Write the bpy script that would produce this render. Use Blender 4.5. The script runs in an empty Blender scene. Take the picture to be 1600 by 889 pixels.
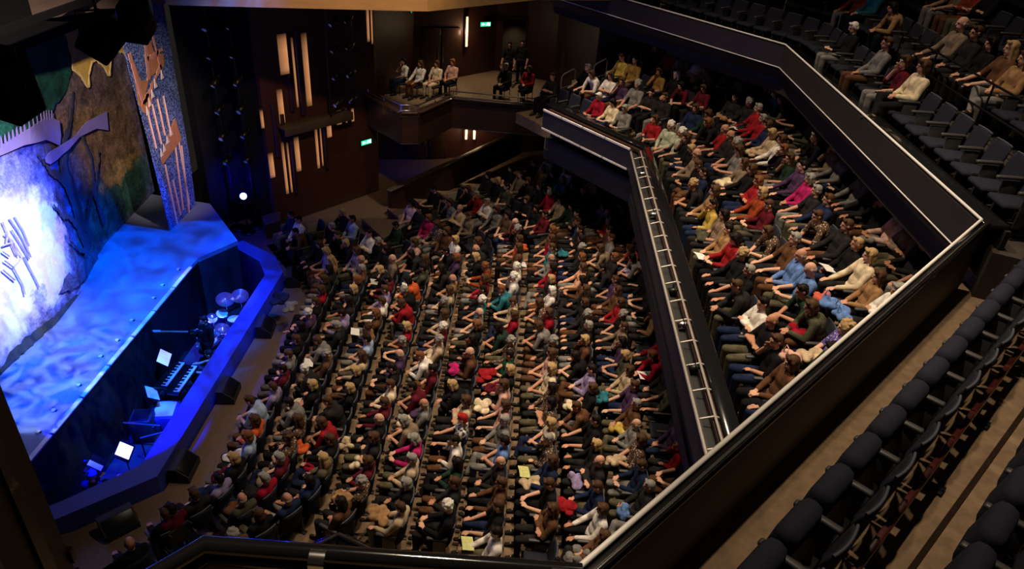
import bpy, bmesh, math, random
from mathutils import Vector, Matrix, noise
random.seed(7)
S = bpy.context.scene
COL = S.collection
PI = math.pi

# ---------------------------------------------------------------- camera
cam_d = bpy.data.cameras.new('camera'); cam = bpy.data.objects.new('camera', cam_d); COL.objects.link(cam)
cam_d.sensor_width = 36.0; cam_d.lens = 36.0 * 1126.75 / 1600.0; cam_d.clip_end = 200
PITCH_DOWN, ROLL, YAW = 0.558517706, 0.0769717467, -0.00589481345
_f = Vector((math.sin(YAW), math.cos(YAW), 0)); _r = Vector((math.cos(YAW), -math.sin(YAW), 0)); _z = Vector((0, 0, 1))
fwd = _f * math.cos(PITCH_DOWN) - _z * math.sin(PITCH_DOWN); up = _z * math.cos(PITCH_DOWN) + _f * math.sin(PITCH_DOWN)
r2 = _r * math.cos(ROLL) + up * math.sin(ROLL); u2 = -_r * math.sin(ROLL) + up * math.cos(ROLL)
M = Matrix((r2, u2, -fwd)).transposed().to_4x4(); M.translation = Vector((0, -13.8, 12.15))
cam.matrix_world = M
S.camera = cam

# ---------------------------------------------------------------- world, exposure
S.view_settings.view_transform = 'Standard'; S.view_settings.look = 'None'
S.view_settings.gamma = 1.0; S.view_settings.use_curve_mapping = False
S.view_settings.exposure = 1.0
w = bpy.data.worlds.new('world'); S.world = w; w.use_nodes = True
w.node_tree.nodes['Background'].inputs[0].default_value = (0.5, 0.42, 0.36, 1)
w.node_tree.nodes['Background'].inputs[1].default_value = 0.012

# ---------------------------------------------------------------- house lights and stage lights
WARM = (1.0, 0.80, 0.58)
def spot(name, loc, aim, power, color, angle=60, blend=0.5, size=0.15, gobo=None):
    d = bpy.data.lights.new(name, 'SPOT'); d.energy = power; d.color = color
    d.spot_size = math.radians(angle); d.spot_blend = blend; d.shadow_soft_size = size
    o = bpy.data.objects.new(name, d); COL.objects.link(o); o.location = loc
    o.rotation_euler = (Vector(aim) - Vector(loc)).to_track_quat('-Z', 'Y').to_euler()
    if gobo:
        d.use_nodes = True; nt = d.node_tree; em = nt.nodes['Emission']
        tc = nt.nodes.new('ShaderNodeTexCoord'); nz = nt.nodes.new('ShaderNodeTexNoise'); nz.inputs['Scale'].default_value = gobo[0]
        nz.inputs['Detail'].default_value = 3; nz.inputs['Distortion'].default_value = 1.5
        rm = nt.nodes.new('ShaderNodeMapRange'); rm.inputs[1].default_value = 0.40; rm.inputs[2].default_value = 0.68
        rm.inputs[3].default_value = gobo[1]; rm.inputs[4].default_value = gobo[2]
        nt.links.new(tc.outputs['Normal'], nz.inputs['Vector']); nt.links.new(nz.outputs[0], rm.inputs[0]); nt.links.new(rm.outputs[0], em.inputs[1])
    return o
for i, (x, y, p) in enumerate(((-1.6, 0.0, 900), (1.2, -3.0, 1050), (1.2, 3.5, 700), (4.5, 0.5, 330), (4.6, -4.6, 400), (-2.0, 7.8, 980))):
    spot('house_downlight', (x, y, 17.0), (x + 0.9, y, 0), p * 2.15, WARM, 54 if x < 0 else 76, 0.9, 0.2)
spot('house_downlight', (2.3, -7.75, 17.0), (4.4, -8.9, 7.0), 780, WARM, 62, 0.7, 0.10)
spot('house_downlight', (6.0, -3.0, 17.0), (8.0, -1.0, 8.0), 70, WARM, 75, 0.9, 0.2)
spot('house_downlight', (-0.8, -8.6, 17.0), (-0.8, -11.0, 8.0), 1300, WARM, 30, 0.8, 0.35)  # unseen lamp added to put highlights on the near glossy rail
spot('house_downlight', (-3.0, 1.5, 17.0), (2.0, 5.6, 5.0), 900, WARM, 30, 0.9, 0.2)  # unseen warm fill added to brighten the circle fascia
spot('front_of_house_spot', (-1.5, -1.0, 13.5), (-11.6, 0.0, 4.1), 10500, (0.84, 0.79, 1.0), 23, 1.0, 0.1)
spot('front_of_house_spot', (-6.2, -7.7, 12.2), (-12.0, 5.2, 5.3), 6500, (1.0, 0.80, 0.64), 21, 0.8, 0.1)
spot('front_of_house_spot', (-4.5, 1.0, 13.0), (-10.8, 6.6, 3.0), 1700, (1.0, 0.72, 0.66), 15, 0.8, 0.08)  # small unseen spot added to brighten the painted leg
spot('stage_wash_light', (-3.5, -3.0, 14.0), (-10.4, 0.6, 1.0), 18000, (0.0, 0.11, 1.0), 32, 0.6, 0.05, (16, 0.25, 1.6))
spot('stage_wash_light', (-4.5, 4.0, 13.5), (-10.2, 3.0, 1.0), 9500, (0.0, 0.10, 1.0), 36, 0.7, 0.05, (14, 0.3, 1.3))
spot('stage_gobo_light', (-3.0, -4.5, 14.0), (-10.8, -1.6, 1.0), 6500, (0.38, 0.52, 1.0), 22, 0.9, 0.03, (30, -0.3, 1.6))
spot('pit_blue_light', (-9.25, 7.2, 1.8), (-7.4, -1.2, 0.9), 500, (0.0, 0.008, 1.0), 50, 0.6, 0.06)

# ---------------------------------------------------------------- materials
def mat(name, col, rough=0.6, metal=0.0, noise_s=0, noise_a=0.25, bump=0.0, spec=0.5, emit=None, coat=0.0, streak=None):
    m = bpy.data.materials.new(name); m.use_nodes = True; nt = m.node_tree; b = nt.nodes['Principled BSDF']
    b.inputs['Roughness'].default_value = rough; b.inputs['Metallic'].default_value = metal
    b.inputs['Specular IOR Level'].default_value = spec; b.inputs['Base Color'].default_value = (*col, 1)
    b.inputs['Coat Weight'].default_value = coat
    if noise_s:
        tc = nt.nodes.new('ShaderNodeTexCoord'); n = nt.nodes.new('ShaderNodeTexNoise'); n.inputs['Scale'].default_value = noise_s; n.inputs['Detail'].default_value = 4
        mp = nt.nodes.new('ShaderNodeMapping'); nt.links.new(tc.outputs['Object'], mp.inputs[0]); nt.links.new(mp.outputs[0], n.inputs['Vector'])
        if streak: mp.inputs['Scale'].default_value = streak
        mx = nt.nodes.new('ShaderNodeMix'); mx.data_type = 'RGBA'
        mx.inputs[6].default_value = (*[c * (1 - noise_a) for c in col], 1); mx.inputs[7].default_value = (*[min(1, c * (1 + noise_a)) for c in col], 1)
        nt.links.new(n.outputs[0], mx.inputs[0]); nt.links.new(mx.outputs[2], b.inputs['Base Color'])
        if bump:
            bp = nt.nodes.new('ShaderNodeBump'); bp.inputs['Strength'].default_value = bump; bp.inputs['Distance'].default_value = 0.01
            nt.links.new(n.outputs[0], bp.inputs['Height']); nt.links.new(bp.outputs[0], b.inputs['Normal'])
    if emit:
        b.inputs['Emission Color'].default_value = (*emit[0], 1); b.inputs['Emission Strength'].default_value = emit[1]
    return m
def own_colour(name, rough, noise_s, noise_a, attr=None, pattern=None, sheen=0.0):
    """cloth, hair or skin dyed in the colour of the object that wears it"""
    m = bpy.data.materials.new(name); m.use_nodes = True; nt = m.node_tree; b = nt.nodes['Principled BSDF']
    b.inputs['Roughness'].default_value = rough; b.inputs['Specular IOR Level'].default_value = 0.12; b.inputs['Sheen Weight'].default_value = sheen
    if attr:
        src = nt.nodes.new('ShaderNodeAttribute'); src.attribute_name = attr; out = src.outputs[0]
    else:
        src = nt.nodes.new('ShaderNodeObjectInfo'); out = src.outputs['Color']
    tc = nt.nodes.new('ShaderNodeTexCoord'); n = nt.nodes.new('ShaderNodeTexNoise'); n.inputs['Scale'].default_value = noise_s; n.inputs['Detail'].default_value = 3
    nt.links.new(tc.outputs['Object'], n.inputs['Vector'])
    rm = nt.nodes.new('ShaderNodeMapRange'); rm.inputs[3].default_value = 1 - noise_a; rm.inputs[4].default_value = 1 + noise_a
    rm.inputs[1].default_value = 0.3; rm.inputs[2].default_value = 0.7
    nt.links.new(n.outputs[0], rm.inputs[0])
    mx = nt.nodes.new('ShaderNodeVectorMath'); mx.operation = 'SCALE'; nt.links.new(out, mx.inputs[0]); nt.links.new(rm.outputs[0], mx.inputs['Scale'])
    last = mx.outputs[0]
    if pattern:
        v = nt.nodes.new('ShaderNodeTexVoronoi' if pattern == 'floral' else 'ShaderNodeTexChecker'); v.inputs['Scale'].default_value = 22 if pattern == 'floral' else 16
        nt.links.new(tc.outputs['Object'], v.inputs['Vector'])
        mm = nt.nodes.new('ShaderNodeMix'); mm.data_type = 'RGBA'; mm.inputs[7].default_value = (0.04, 0.03, 0.03, 1) if pattern == 'check' else (0.5, 0.42, 0.36, 1)
        if pattern == 'floral':
            lt = nt.nodes.new('ShaderNodeMath'); lt.operation = 'LESS_THAN'; lt.inputs[1].default_value = 0.32; nt.links.new(v.outputs['Distance'], lt.inputs[0]); nt.links.new(lt.outputs[0], mm.inputs[0])
        else:
            nt.links.new(v.outputs['Fac'], mm.inputs[0])
        nt.links.new(last, mm.inputs[6]); last = mm.outputs[2]
    nt.links.new(last, b.inputs['Base Color'])
    return m
MT = {}
MT['cloth'] = own_colour('cloth', 0.9, 9, 0.38)
MT['cloth_floral'] = own_colour('patterned_cloth', 0.9, 9, 0.2, pattern='floral')
MT['cloth_check'] = own_colour('checked_cloth', 0.9, 9, 0.2, pattern='check')
MT['hair'] = own_colour('hair', 0.55, 40, 0.3)
MT['skin'] = own_colour('skin', 0.5, 20, 0.08)
MT['crowd'] = own_colour('crowd_cloth', 0.85, 9, 0.25, attr='col')
MT['eye'] = mat('eye', (0.03, 0.02, 0.02), 0.3)
MT['lip'] = mat('lip', (0.35, 0.11, 0.09), 0.5)
MT['seat'] = mat('seat_fabric', (0.019, 0.020, 0.031), 0.9, noise_s=60, noise_a=0.3, bump=0.2, spec=0.15)
MT['seat_edge'] = mat('seat_piping', (0.055, 0.06, 0.078), 0.6)
MT['armrest'] = mat('armrest_vinyl', (0.045, 0.042, 0.042), 0.5, noise_s=30, noise_a=0.2)
MT['black_metal'] = mat('black_metal', (0.012, 0.012, 0.013), 0.35, 0.6)
MT['black'] = mat('matt_black', (0.010, 0.010, 0.011), 0.7, noise_s=12, noise_a=0.3)
MT['chrome'] = mat('polished_steel', (0.75, 0.72, 0.68), 0.18, 1.0, noise_s=6, noise_a=0.1)
MT['steel_strip'] = mat('satin_steel', (0.82, 0.78, 0.72), 0.45, 0.1, noise_s=4, noise_a=0.12)
MT['gloss_black'] = mat('gloss_black', (0.008, 0.008, 0.009), 0.12, 0.0, coat=0.6)
MT['carpet'] = mat('brown_carpet', (0.20, 0.130, 0.072), 0.95, noise_s=9, noise_a=0.5, bump=0.3)
MT['wood_floor'] = mat('wood_floor', (0.13, 0.082, 0.055), 0.55, noise_s=3, noise_a=0.35, streak=(8, 0.6, 1))
MT['wine'] = mat('wine_panel', (0.050, 0.016, 0.013), 0.5, noise_s=4, noise_a=0.35, streak=(4, 4, 0.3))
MT['dark_wood'] = mat('dark_wood', (0.045, 0.022, 0.014), 0.35, noise_s=3, noise_a=0.4, streak=(0.5, 0.5, 6), coat=0.2)
MT['pier'] = mat('pier_wood', (0.055, 0.036, 0.028), 0.5, noise_s=2, noise_a=0.35, streak=(1, 1, 5))
MT['fascia'] = mat('fascia_panel', (0.020, 0.015, 0.012), 0.6, noise_s=3, noise_a=0.25)
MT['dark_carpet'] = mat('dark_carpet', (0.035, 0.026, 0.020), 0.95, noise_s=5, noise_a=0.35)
MT['end_panel'] = mat('pale_end_panel', (0.42, 0.37, 0.30), 0.55, noise_s=6, noise_a=0.15)
MT['joint'] = mat('floor_joint', (0.022, 0.013, 0.008), 0.95, noise_s=8, noise_a=0.3, spec=0.05)  # dark colour of the strip that stands in for a floor shadow
MT['grey_steel'] = mat('grey_steel', (0.42, 0.385, 0.34), 0.4, 0.4, noise_s=10, noise_a=0.2)
MT['parapet'] = mat('parapet_board', (0.060, 0.042, 0.027), 0.6, noise_s=2, noise_a=0.3)
MT['red_beam'] = mat('dark_red_steel', (0.075, 0.014, 0.012), 0.35, noise_s=10, noise_a=0.2)
MT['gantry_red'] = mat('red_brown_ledge', (0.045, 0.019, 0.015), 0.5, noise_s=6, noise_a=0.35)
MT['stage_floor'] = mat('stage_floor', (0.20, 0.24, 0.34), 0.45, noise_s=3, noise_a=0.15)
MT['stage_black'] = mat('stage_front', (0.02, 0.021, 0.024), 0.6, noise_s=5, noise_a=0.2)
MT['drape'] = mat('black_drape', (0.005, 0.005, 0.006), 0.9, noise_s=3, noise_a=0.4, streak=(6, 6, 0.2), spec=0.1)
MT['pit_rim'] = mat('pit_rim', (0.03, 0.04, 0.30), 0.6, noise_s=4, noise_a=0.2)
MT['lamp_strip'] = mat('warm_lamp', (0.07, 0.03, 0.016), 0.7, emit=((1.0, 0.42, 0.17), 0.12))
MT['lamp_bright'] = mat('bright_lamp', (0.9, 0.8, 0.6), 0.5, emit=((1.0, 0.74, 0.42), 0.7))
MT['soffit_wood'] = mat('oak_soffit', (0.42, 0.25, 0.11), 0.5, noise_s=2, noise_a=0.2, streak=(0.3, 3, 3))
MT['white'] = mat('white_paper', (0.75, 0.72, 0.68), 0.7, noise_s=20, noise_a=0.08)
MT['score_lit'] = mat('lit_score', (0.8, 0.78, 0.8), 0.7, emit=((0.9, 0.88, 1.0), 0.22))  # light falling on the paper is put in as emission
MT['bag_blue'] = mat('blue_nylon', (0.02, 0.05, 0.28), 0.5, noise_s=8, noise_a=0.4)
MT['cymbal'] = mat('bronze_cymbal', (0.75, 0.55, 0.45), 0.28, 0.9)
MT['drum_shell'] = mat('drum_shell', (0.05, 0.06, 0.25), 0.3)
MT['drum_skin'] = mat('drum_head', (0.75, 0.72, 0.75), 0.5)
MT['keys_white'] = mat('white_keys', (0.75, 0.74, 0.76), 0.35)
MT['wood_neck'] = mat('guitar_neck', (0.38, 0.19, 0.10), 0.4)

# the strip lamps glow strongest along one edge and fade towards their ends
_nt = MT['lamp_strip'].node_tree; _b = _nt.nodes['Principled BSDF']; _tc = _nt.nodes.new('ShaderNodeTexCoord'); _sp = _nt.nodes.new('ShaderNodeSeparateXYZ'); _nt.links.new(_tc.outputs['Generated'], _sp.inputs[0])
_rz = _nt.nodes.new('ShaderNodeValToRGB'); _e = _rz.color_ramp.elements; _e[0].position = 0.0; _e[0].color = (0.25, 0.25, 0.25, 1); _e[1].position = 1.0; _e[1].color = (0.06, 0.06, 0.06, 1)
for _p, _v in ((0.12, 0.9), (0.6, 1.0), (0.85, 0.6)): _n = _e.new(_p); _n.color = (_v, _v, _v, 1)
_rx = _nt.nodes.new('ShaderNodeMapRange'); _rx.inputs[3].default_value = 0.5; _rx.inputs[4].default_value = 1.25; _nt.links.new(_sp.outputs[0], _rx.inputs[0]); _nt.links.new(_sp.outputs[2], _rz.inputs[0])
_mu = _nt.nodes.new('ShaderNodeMath'); _mu.operation = 'MULTIPLY'; _nt.links.new(_rz.outputs[0], _mu.inputs[0]); _nt.links.new(_rx.outputs[0], _mu.inputs[1])
_m2 = _nt.nodes.new('ShaderNodeMath'); _m2.operation = 'MULTIPLY'; _m2.inputs[1].default_value = 0.26; _nt.links.new(_mu.outputs[0], _m2.inputs[0]); _nt.links.new(_m2.outputs[0], _b.inputs['Emission Strength'])

# ---------------------------------------------------------------- mesh builder
class MB:
    def __init__(s): s.v = []; s.f = []; s.sm = []
    def add(s, vs, fs, smooth=False):
        o = len(s.v); s.v += [tuple(v) for v in vs]; s.f += [tuple(i + o for i in f) for f in fs]; s.sm += [smooth] * len(fs); return s
    def box(s, c, d, rz=0.0, bev=0.0, ry=0.0, rx=0.0):
        R = Matrix.Rotation(rz, 3, 'Z') @ Matrix.Rotation(ry, 3, 'Y') @ Matrix.Rotation(rx, 3, 'X'); c = Vector(c)
        hx, hy, hz = d[0] / 2, d[1] / 2, d[2] / 2
        b = min(bev, 0.45 * min(d)) if bev else 0
        if not b:
            vs = [c + R @ Vector((x * hx, y * hy, z * hz)) for z in (-1, 1) for y in (-1, 1) for x in (-1, 1)]
            return s.add(vs, [(0, 2, 3, 1), (4, 5, 7, 6), (0, 1, 5, 4), (2, 6, 7, 3), (0, 4, 6, 2), (1, 3, 7, 5)])
        bm = bmesh.new(); bmesh.ops.create_cube(bm, size=1.0)
        for v in bm.verts: v.co = Vector((v.co.x * d[0], v.co.y * d[1], v.co.z * d[2]))
        bmesh.ops.bevel(bm, geom=bm.edges[:], offset=b, segments=2, affect='EDGES', profile=0.5)
        bm.verts.index_update()
        s.add([c + R @ v.co for v in bm.verts], [[v.index for v in f.verts] for f in bm.faces], True); bm.free(); return s
    def prism(s, poly, z0, z1):
        n = len(poly); zz = (lambda p, z: p[2] + z if len(p) > 2 else z)
        vs = [(p[0], p[1], zz(p, z0)) for p in poly] + [(p[0], p[1], zz(p, z1)) for p in poly]
        a = sum(poly[i][0] * poly[(i + 1) % n][1] - poly[(i + 1) % n][0] * poly[i][1] for i in range(n))
        fs = [tuple(range(n))[::-1], tuple(range(n, 2 * n))] + [(i, (i + 1) % n, n + (i + 1) % n, n + i) for i in range(n)]
        if a < 0: fs = [f[::-1] for f in fs]
        return s.add(vs, fs)
    def beam(s, a, b, w, h, bev=0.0):
        a, b = Vector(a), Vector(b); d = b - a; L = d.length
        rz = math.atan2(d.y, d.x); ry = -math.asin(max(-1, min(1, d.z / L)))
        return s.box((a + b) / 2, (L, w, h), rz, bev, ry)
    def tube(s, pts, r, n=10, r1=None, caps=True):
        pts = [Vector(p) for p in pts]; m = len(pts); rings = []; o = []
        for i, p in enumerate(pts):
            d = (pts[min(i + 1, m - 1)] - pts[max(i - 1, 0)]).normalized()
            x = d.orthogonal().normalized() if i == 0 else (ux - d * ux.dot(d)).normalized()
            ux = x; y = d.cross(x); rr = r if r1 is None else r + (r1 - r) * i / max(1, m - 1)
            o += [p + (x * math.cos(2 * PI * j / n) + y * math.sin(2 * PI * j / n)) * rr for j in range(n)]
        fs = [(i * n + j, i * n + (j + 1) % n, (i + 1) * n + (j + 1) % n, (i + 1) * n + j) for i in range(m - 1) for j in range(n)]
        s.add(o, fs, True)
        if caps: s.add(o[:n][::-1] + o[-n:], [tuple(range(n)), tuple(range(n, 2 * n))])
        return s
    def lathe(s, prof, c, n=20, axis=None):
        R = axis.to_track_quat('Z', 'Y').to_matrix() if axis is not None else Matrix.Identity(3); c = Vector(c); o = []
        for r, z in prof: o += [c + R @ Vector((r * math.cos(2 * PI * j / n), r * math.sin(2 * PI * j / n), z)) for j in range(n)]
        m = len(prof)
        return s.add(o, [(i * n + j, i * n + (j + 1) % n, (i + 1) * n + (j + 1) % n, (i + 1) * n + j) for i in range(m - 1) for j in range(n)], True)
    def ell(s, c, r, n=12, rot=None):
        c = Vector(c); r = (r, r, r) if not hasattr(r, '__len__') else r; R = rot or Matrix.Identity(3); o = []; h = n // 2
        for i in range(1, h):
            a = PI * i / h
            o += [c + R @ Vector((r[0] * math.sin(a) * math.cos(2 * PI * j / n), r[1] * math.sin(a) * math.sin(2 * PI * j / n), r[2] * math.cos(a))) for j in range(n)]
        k = len(o); o += [c + R @ Vector((0, 0, r[2])), c - R @ Vector((0, 0, r[2]))]
        fs = [(i * n + j, (i + 1) * n + j, (i + 1) * n + (j + 1) % n, i * n + (j + 1) % n) for i in range(h - 2) for j in range(n)]
        fs += [(k, j, (j + 1) % n) for j in range(n)] + [(k + 1, (h - 2) * n + (j + 1) % n, (h - 2) * n + j) for j in range(n)]
        return s.add(o, fs, True)
    def caps(s, a, b, ra, rb=None, n=10):
        """closed round-ended limb from a to b"""
        rb = ra if rb is None else rb; a, b = Vector(a), Vector(b); d = b - a; L = max(d.length, 1e-6); prof = []
        for i in range(5): t = PI / 2 * i / 4; prof.append((max(ra * math.sin(t), 1e-4), -ra * math.cos(t)))
        for i in range(5): t = PI / 2 * i / 4; prof.append((max(rb * math.cos(t), 1e-4), L + rb * math.sin(t)))
        s.lathe(prof, a, n, d.normalized())
        k = len(s.v); s.f += [tuple(k - 10 * n + j for j in range(n))[::-1], tuple(k - n + j for j in range(n))]; s.sm += [True, True]
        return s
    def mesh(s, name, material):
        me = bpy.data.meshes.new(name); me.from_pydata(s.v, [], s.f)
        for m in (material if isinstance(material, (list, tuple)) else [material]): me.materials.append(m)
        me.polygons.foreach_set('use_smooth', s.sm); me.update(); return me
    def build(s, name, material, parent=None):
        o = bpy.data.objects.new(name, s.mesh(name, material)); COL.objects.link(o)
        if parent: o.parent = parent
        return o
def ob(name, me, parent=None):
    o = bpy.data.objects.new(name, me); COL.objects.link(o)
    if parent: o.parent = parent
    return o
def tag(o, label=None, cat=None, group=None, kind=None):
    for k, v in (('label', label), ('category', cat), ('group', group), ('kind', kind)):
        if v: o[k] = v
    return o
def thing(name, label, cat, loc=(0, 0, 0), rz=0.0, group=None):
    o = bpy.data.objects.new(name, None); COL.objects.link(o); o.location = loc; o.rotation_euler = (0, 0, rz); o.empty_display_size = 0.1
    return tag(o, label, cat, group)
def struct(name, mb, material, label=None): return tag(mb.build(name, material), label, None, None, 'structure')
ORD = ['first', 'second', 'third', 'fourth', 'fifth', 'sixth', 'seventh', 'eighth', 'ninth', 'tenth', 'eleventh', 'twelfth', 'thirteenth', 'fourteenth', 'fifteenth', 'sixteenth',
       'seventeenth', 'eighteenth', 'nineteenth', 'twentieth'] + ['twenty-' + a for a in ('first', 'second', 'third', 'fourth', 'fifth', 'sixth', 'seventh', 'eighth', 'ninth')] + ['thirtieth'] + ['thirty-' + a for a in ('first', 'second', 'third', 'fourth', 'fifth')]

# ---------------------------------------------------------------- seating plan (world metres: x = away from stage, y = across, z = up)
PITCH = 0.57
class Tier:
    def __init__(s, name, x0, pitch, z0, rise, bend, ang, rows, smin, smax, gaps=()):
        s.name, s.x0, s.pitch, s.z0, s.rise, s.bend, s.ang = name, x0, pitch, z0, rise, bend, math.radians(ang)
        s.rows, s.smin, s.smax, s.gaps = rows, smin, smax, gaps
        s.cache = {}
    def xk(s, k):
        return s.x0 + s.pitch * k + (0.10 if s.name == 'stalls' and k >= 7 else 0)
    def zk(s, k):
        return min(s.z0 + s.rise * k, 5.66) if s.name == 'circle' else s.z0 + s.rise * k
    def phi(s, k, t):
        b = s.bend(k); a = abs(t)
        if s.name == 'circle' and t < 0: return 0.0
        u = min(1.0, max(0.0, (a - b + 0.7) / 1.4))
        return math.copysign(s.ang * u, t)
    def path(s, k, t):
        """point of the row's back line at arc length t, and its heading"""
        if k not in s.cache:
            ds = 0.05; pts = {0: (s.xk(k), 0.0)}
            for sg in (1, -1):
                x, y = s.xk(k), 0.0
                for i in range(1, 420):
                    p = s.phi(k, sg * (i - 0.5) * ds)
                    x -= math.sin(p) * ds * sg; y += math.cos(p) * ds * sg
                    pts[sg * i] = (x, y)
            s.cache[k] = pts
        pts = s.cache[k]; i = math.floor(t / 0.05); f = t / 0.05 - i
        i = max(-418, min(417, i)); a, b = pts[i], pts[i + 1]
        return a[0] + (b[0] - a[0]) * f, a[1] + (b[1] - a[1]) * f, s.phi(k, t)
    def seats(s):
        out = []
        for k in range(s.rows):
            i0 = math.ceil(s.smin(k) / PITCH); i1 = math.floor(s.smax(k) / PITCH)
            for i in range(i0, i1):
                t = (i + 0.5) * PITCH
                if any(a < t < b for a, b in s.gaps): continue
                x, y, p = s.path(k, t)
                out.append((s.name, k, i, x - 0.24 * math.cos(p), y - 0.24 * math.sin(p), s.zk(k), p))
        return out
SB = [4.2, 4.2, 4.2, 4.6, 5.2, 5.9, 6.4, 6.9, 7.3, 7.7, 8.1, 8.5]
SMAX = [8.1, 8.3, 8.5, 7.3, 8.9, 9.7, 10.5, 11.2, 11.9, 12.4, 12.9, 13.3]
SMIN = [-5.9, -5.2, -6.3, -5.2, -5.2, -5.2, -5.8, -5.8, -5.8, -5.8, -5.6, -5.2]
stalls = Tier('stalls', -5.2, 0.88, 0.0, 0.088, lambda k: SB[k], 38, 11, lambda k: SMIN[k], lambda k: SMAX[k])
circle = Tier('circle', 4.4, 0.9, 4.28, 0.375, lambda k: 5.4 + 0.3 * k, 40, 5, lambda k: [-5.7, -5.7, -5.7, -5.7, -5.5, -5.2][k], lambda k: [11.5, 11.5, 11.6, 11.6, 11.2, 10.6][k], ((6.75, 7.6),))
upper = Tier('upper', 7.14, 1.0, 7.78, 0.55, lambda k: 5.1 + 0.3 * k, 38, 4, lambda k: [-4.9, -4.6, -3.6, -2.4][k], lambda k: [10.6, 7.6, 6.0, 5.0][k])

# ================================================================= THE SETTING
# ---- stalls floor
b = MB()
b.prism([(-7.0, -3.6), (-8.3, -4.8), (-9.4, -4.9), (-13, -4.9), (-13, -16), (-7.0, -16)], -0.3, 0.0)
b.prism([(-7.0, -16), (12, -16), (12, 22), (-7.0, 22)], -0.3, -0.005)
b.prism([(-7.0, 4.7), (-7.0, 22), (-13, 22), (-13, 7.2), (-9.5, 6.4), (-8.2, 5.7)], -0.3, 0.0)
struct('floor', b, MT['wood_floor'])
def tier_floor(T, name, material, front, back, tmin, tmax, skirt, step=0.3):
    """treads and risers that follow the curved rows"""
    b = MB()
    for k in range(T.rows):
        lo, hi = tmin(k), tmax(k); n = max(2, int((hi - lo) / step)); z = T.zk(k); zp = T.zk(k - 1) if k else T.zk(0) - skirt
        def line(kk, off):
            o = []
            for i in range(n + 1):
                t = lo + (hi - lo) * i / n; x, y, p = T.path(kk, t); o.append((x + off * math.cos(p), y + off * math.sin(p)))
            return o
        A = line(k - 1, 0.10) if k else line(0, -front)
        B = line(k, 0.10 if k < T.rows - 1 else back)
        for i in range(n):
            b.add([(*A[i], z), (*B[i], z), (*B[i + 1], z), (*A[i + 1], z)], [(0, 1, 2, 3)])
            b.add([(*A[i], zp), (*A[i], z), (*A[i + 1], z), (*A[i + 1], zp)], [(0, 1, 2, 3)][::1])
        zb = T.zk(0) - skirt
        for i in (0, n): b.add([(*A[i], zb), (*B[i], zb), (*B[i], z), (*A[i], z)], [(0, 1, 2, 3)])
        if k == T.rows - 1:
            for i in range(n): b.add([(*B[i], zb), (*B[i + 1], zb), (*B[i + 1], z), (*B[i], z)], [(0, 1, 2, 3)])
    return struct(name, b, material)
tier_floor(stalls, 'floor_stalls_rake', MT['carpet'], 0.85, 1.6, lambda k: -7.0, lambda k: SMAX[k] + (0.7 if k >= 3 else 0.1), 0.02)
tier_floor(circle, 'floor_circle_rake', MT['carpet'], 1.05, 1.4, lambda k: -7.5, lambda k: circle.smax(k) + 0.15, 0.35)
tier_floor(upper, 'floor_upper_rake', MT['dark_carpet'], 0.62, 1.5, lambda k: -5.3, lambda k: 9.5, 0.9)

# ---- orchestra pit
b = MB()
b.prism([(-9.35, -5.2), (-7.4, -5.2), (-7.4, 5.4), (-9.35, 5.4)], -1.5, -1.3)
for p, q in (((-9.35, -5.2), (-9.35, 5.4)),): b.box((-9.40, 0.1, -0.3), (0.1, 10.6, 2.4))
struct('floor_pit', b, MT['black'])
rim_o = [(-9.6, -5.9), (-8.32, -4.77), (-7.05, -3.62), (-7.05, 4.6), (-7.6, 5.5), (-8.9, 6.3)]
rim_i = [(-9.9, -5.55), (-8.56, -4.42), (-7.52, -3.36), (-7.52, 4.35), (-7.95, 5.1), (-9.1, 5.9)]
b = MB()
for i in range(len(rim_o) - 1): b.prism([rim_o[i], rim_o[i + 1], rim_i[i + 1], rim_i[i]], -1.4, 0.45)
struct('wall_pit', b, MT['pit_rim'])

# ---- stage
b = MB(); b.prism([(-9.35, -5.4), (-9.35, 4.1), (-8.62, 5.3), (-10.4, 7.6), (-14, 8.2), (-14, -8.6), (-9.35, -8.6)], 0.86, 1.0)
struct('floor_stage', b, MT['stage_floor'])
b = MB()
for p, q in (((-9.37, -8.6), (-9.37, 4.1)), ((-9.37, 4.1), (-8.66, 5.28)), ((-8.66, 5.28), (-10.4, 7.5))): b.beam((*p, -0.2), (*q, -0.2), 0.04, 2.1)
struct('wall_stage_front', b, MT['stage_black'])
b = MB(); 
for y in range(8): b.box((-9.33, -4.95 + y * 1.14, 1.012), (0.10, 1.08, 0.03))
struct('trim_stage_nosing', b, MT['steel_strip'])
# black masking around the stage
b = MB()
b.box((-13.6, 0, 5), (0.1, 22, 14)); b.prism([(-10.45, 7.75), (-9.35, 8.9), (-9.6, 9.3), (-10.8, 8.0)], 0, 13)
b.prism([(-9.35, 8.35), (-8.28, 8.51), (-8.5, 8.9), (-9.4, 9.0)], 0, 13)
struct('wall_proscenium', b, MT['drape'])
b = MB(); b.box((-11.0, 0.5, 9.3), (0.12, 18, 3.6)); b.box((-10.2, 0.5, 8.3), (0.1, 18, 0.14))
struct('trim_stage_border', b, MT['drape'])
# near pier beside the stage
b = MB(); b.prism([(-5.25, -8.25), (-8.4, -8.6), (-8.4, -12), (-5.25, -12)], -0.2, 13)
struct('wall_near_pier', b, MT['pier'])
b = MB(); b.box((-5.23, -8.6, 5), (0.05, 0.16, 13)); b.box((-5.23, -9.2, 5), (0.05, 0.16, 13)); b.box((-6.8, -8.40, 4.2), (3.2, 0.08, 0.22), 0.11)
struct('trim_near_pier', b, MT['dark_wood'])

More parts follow.
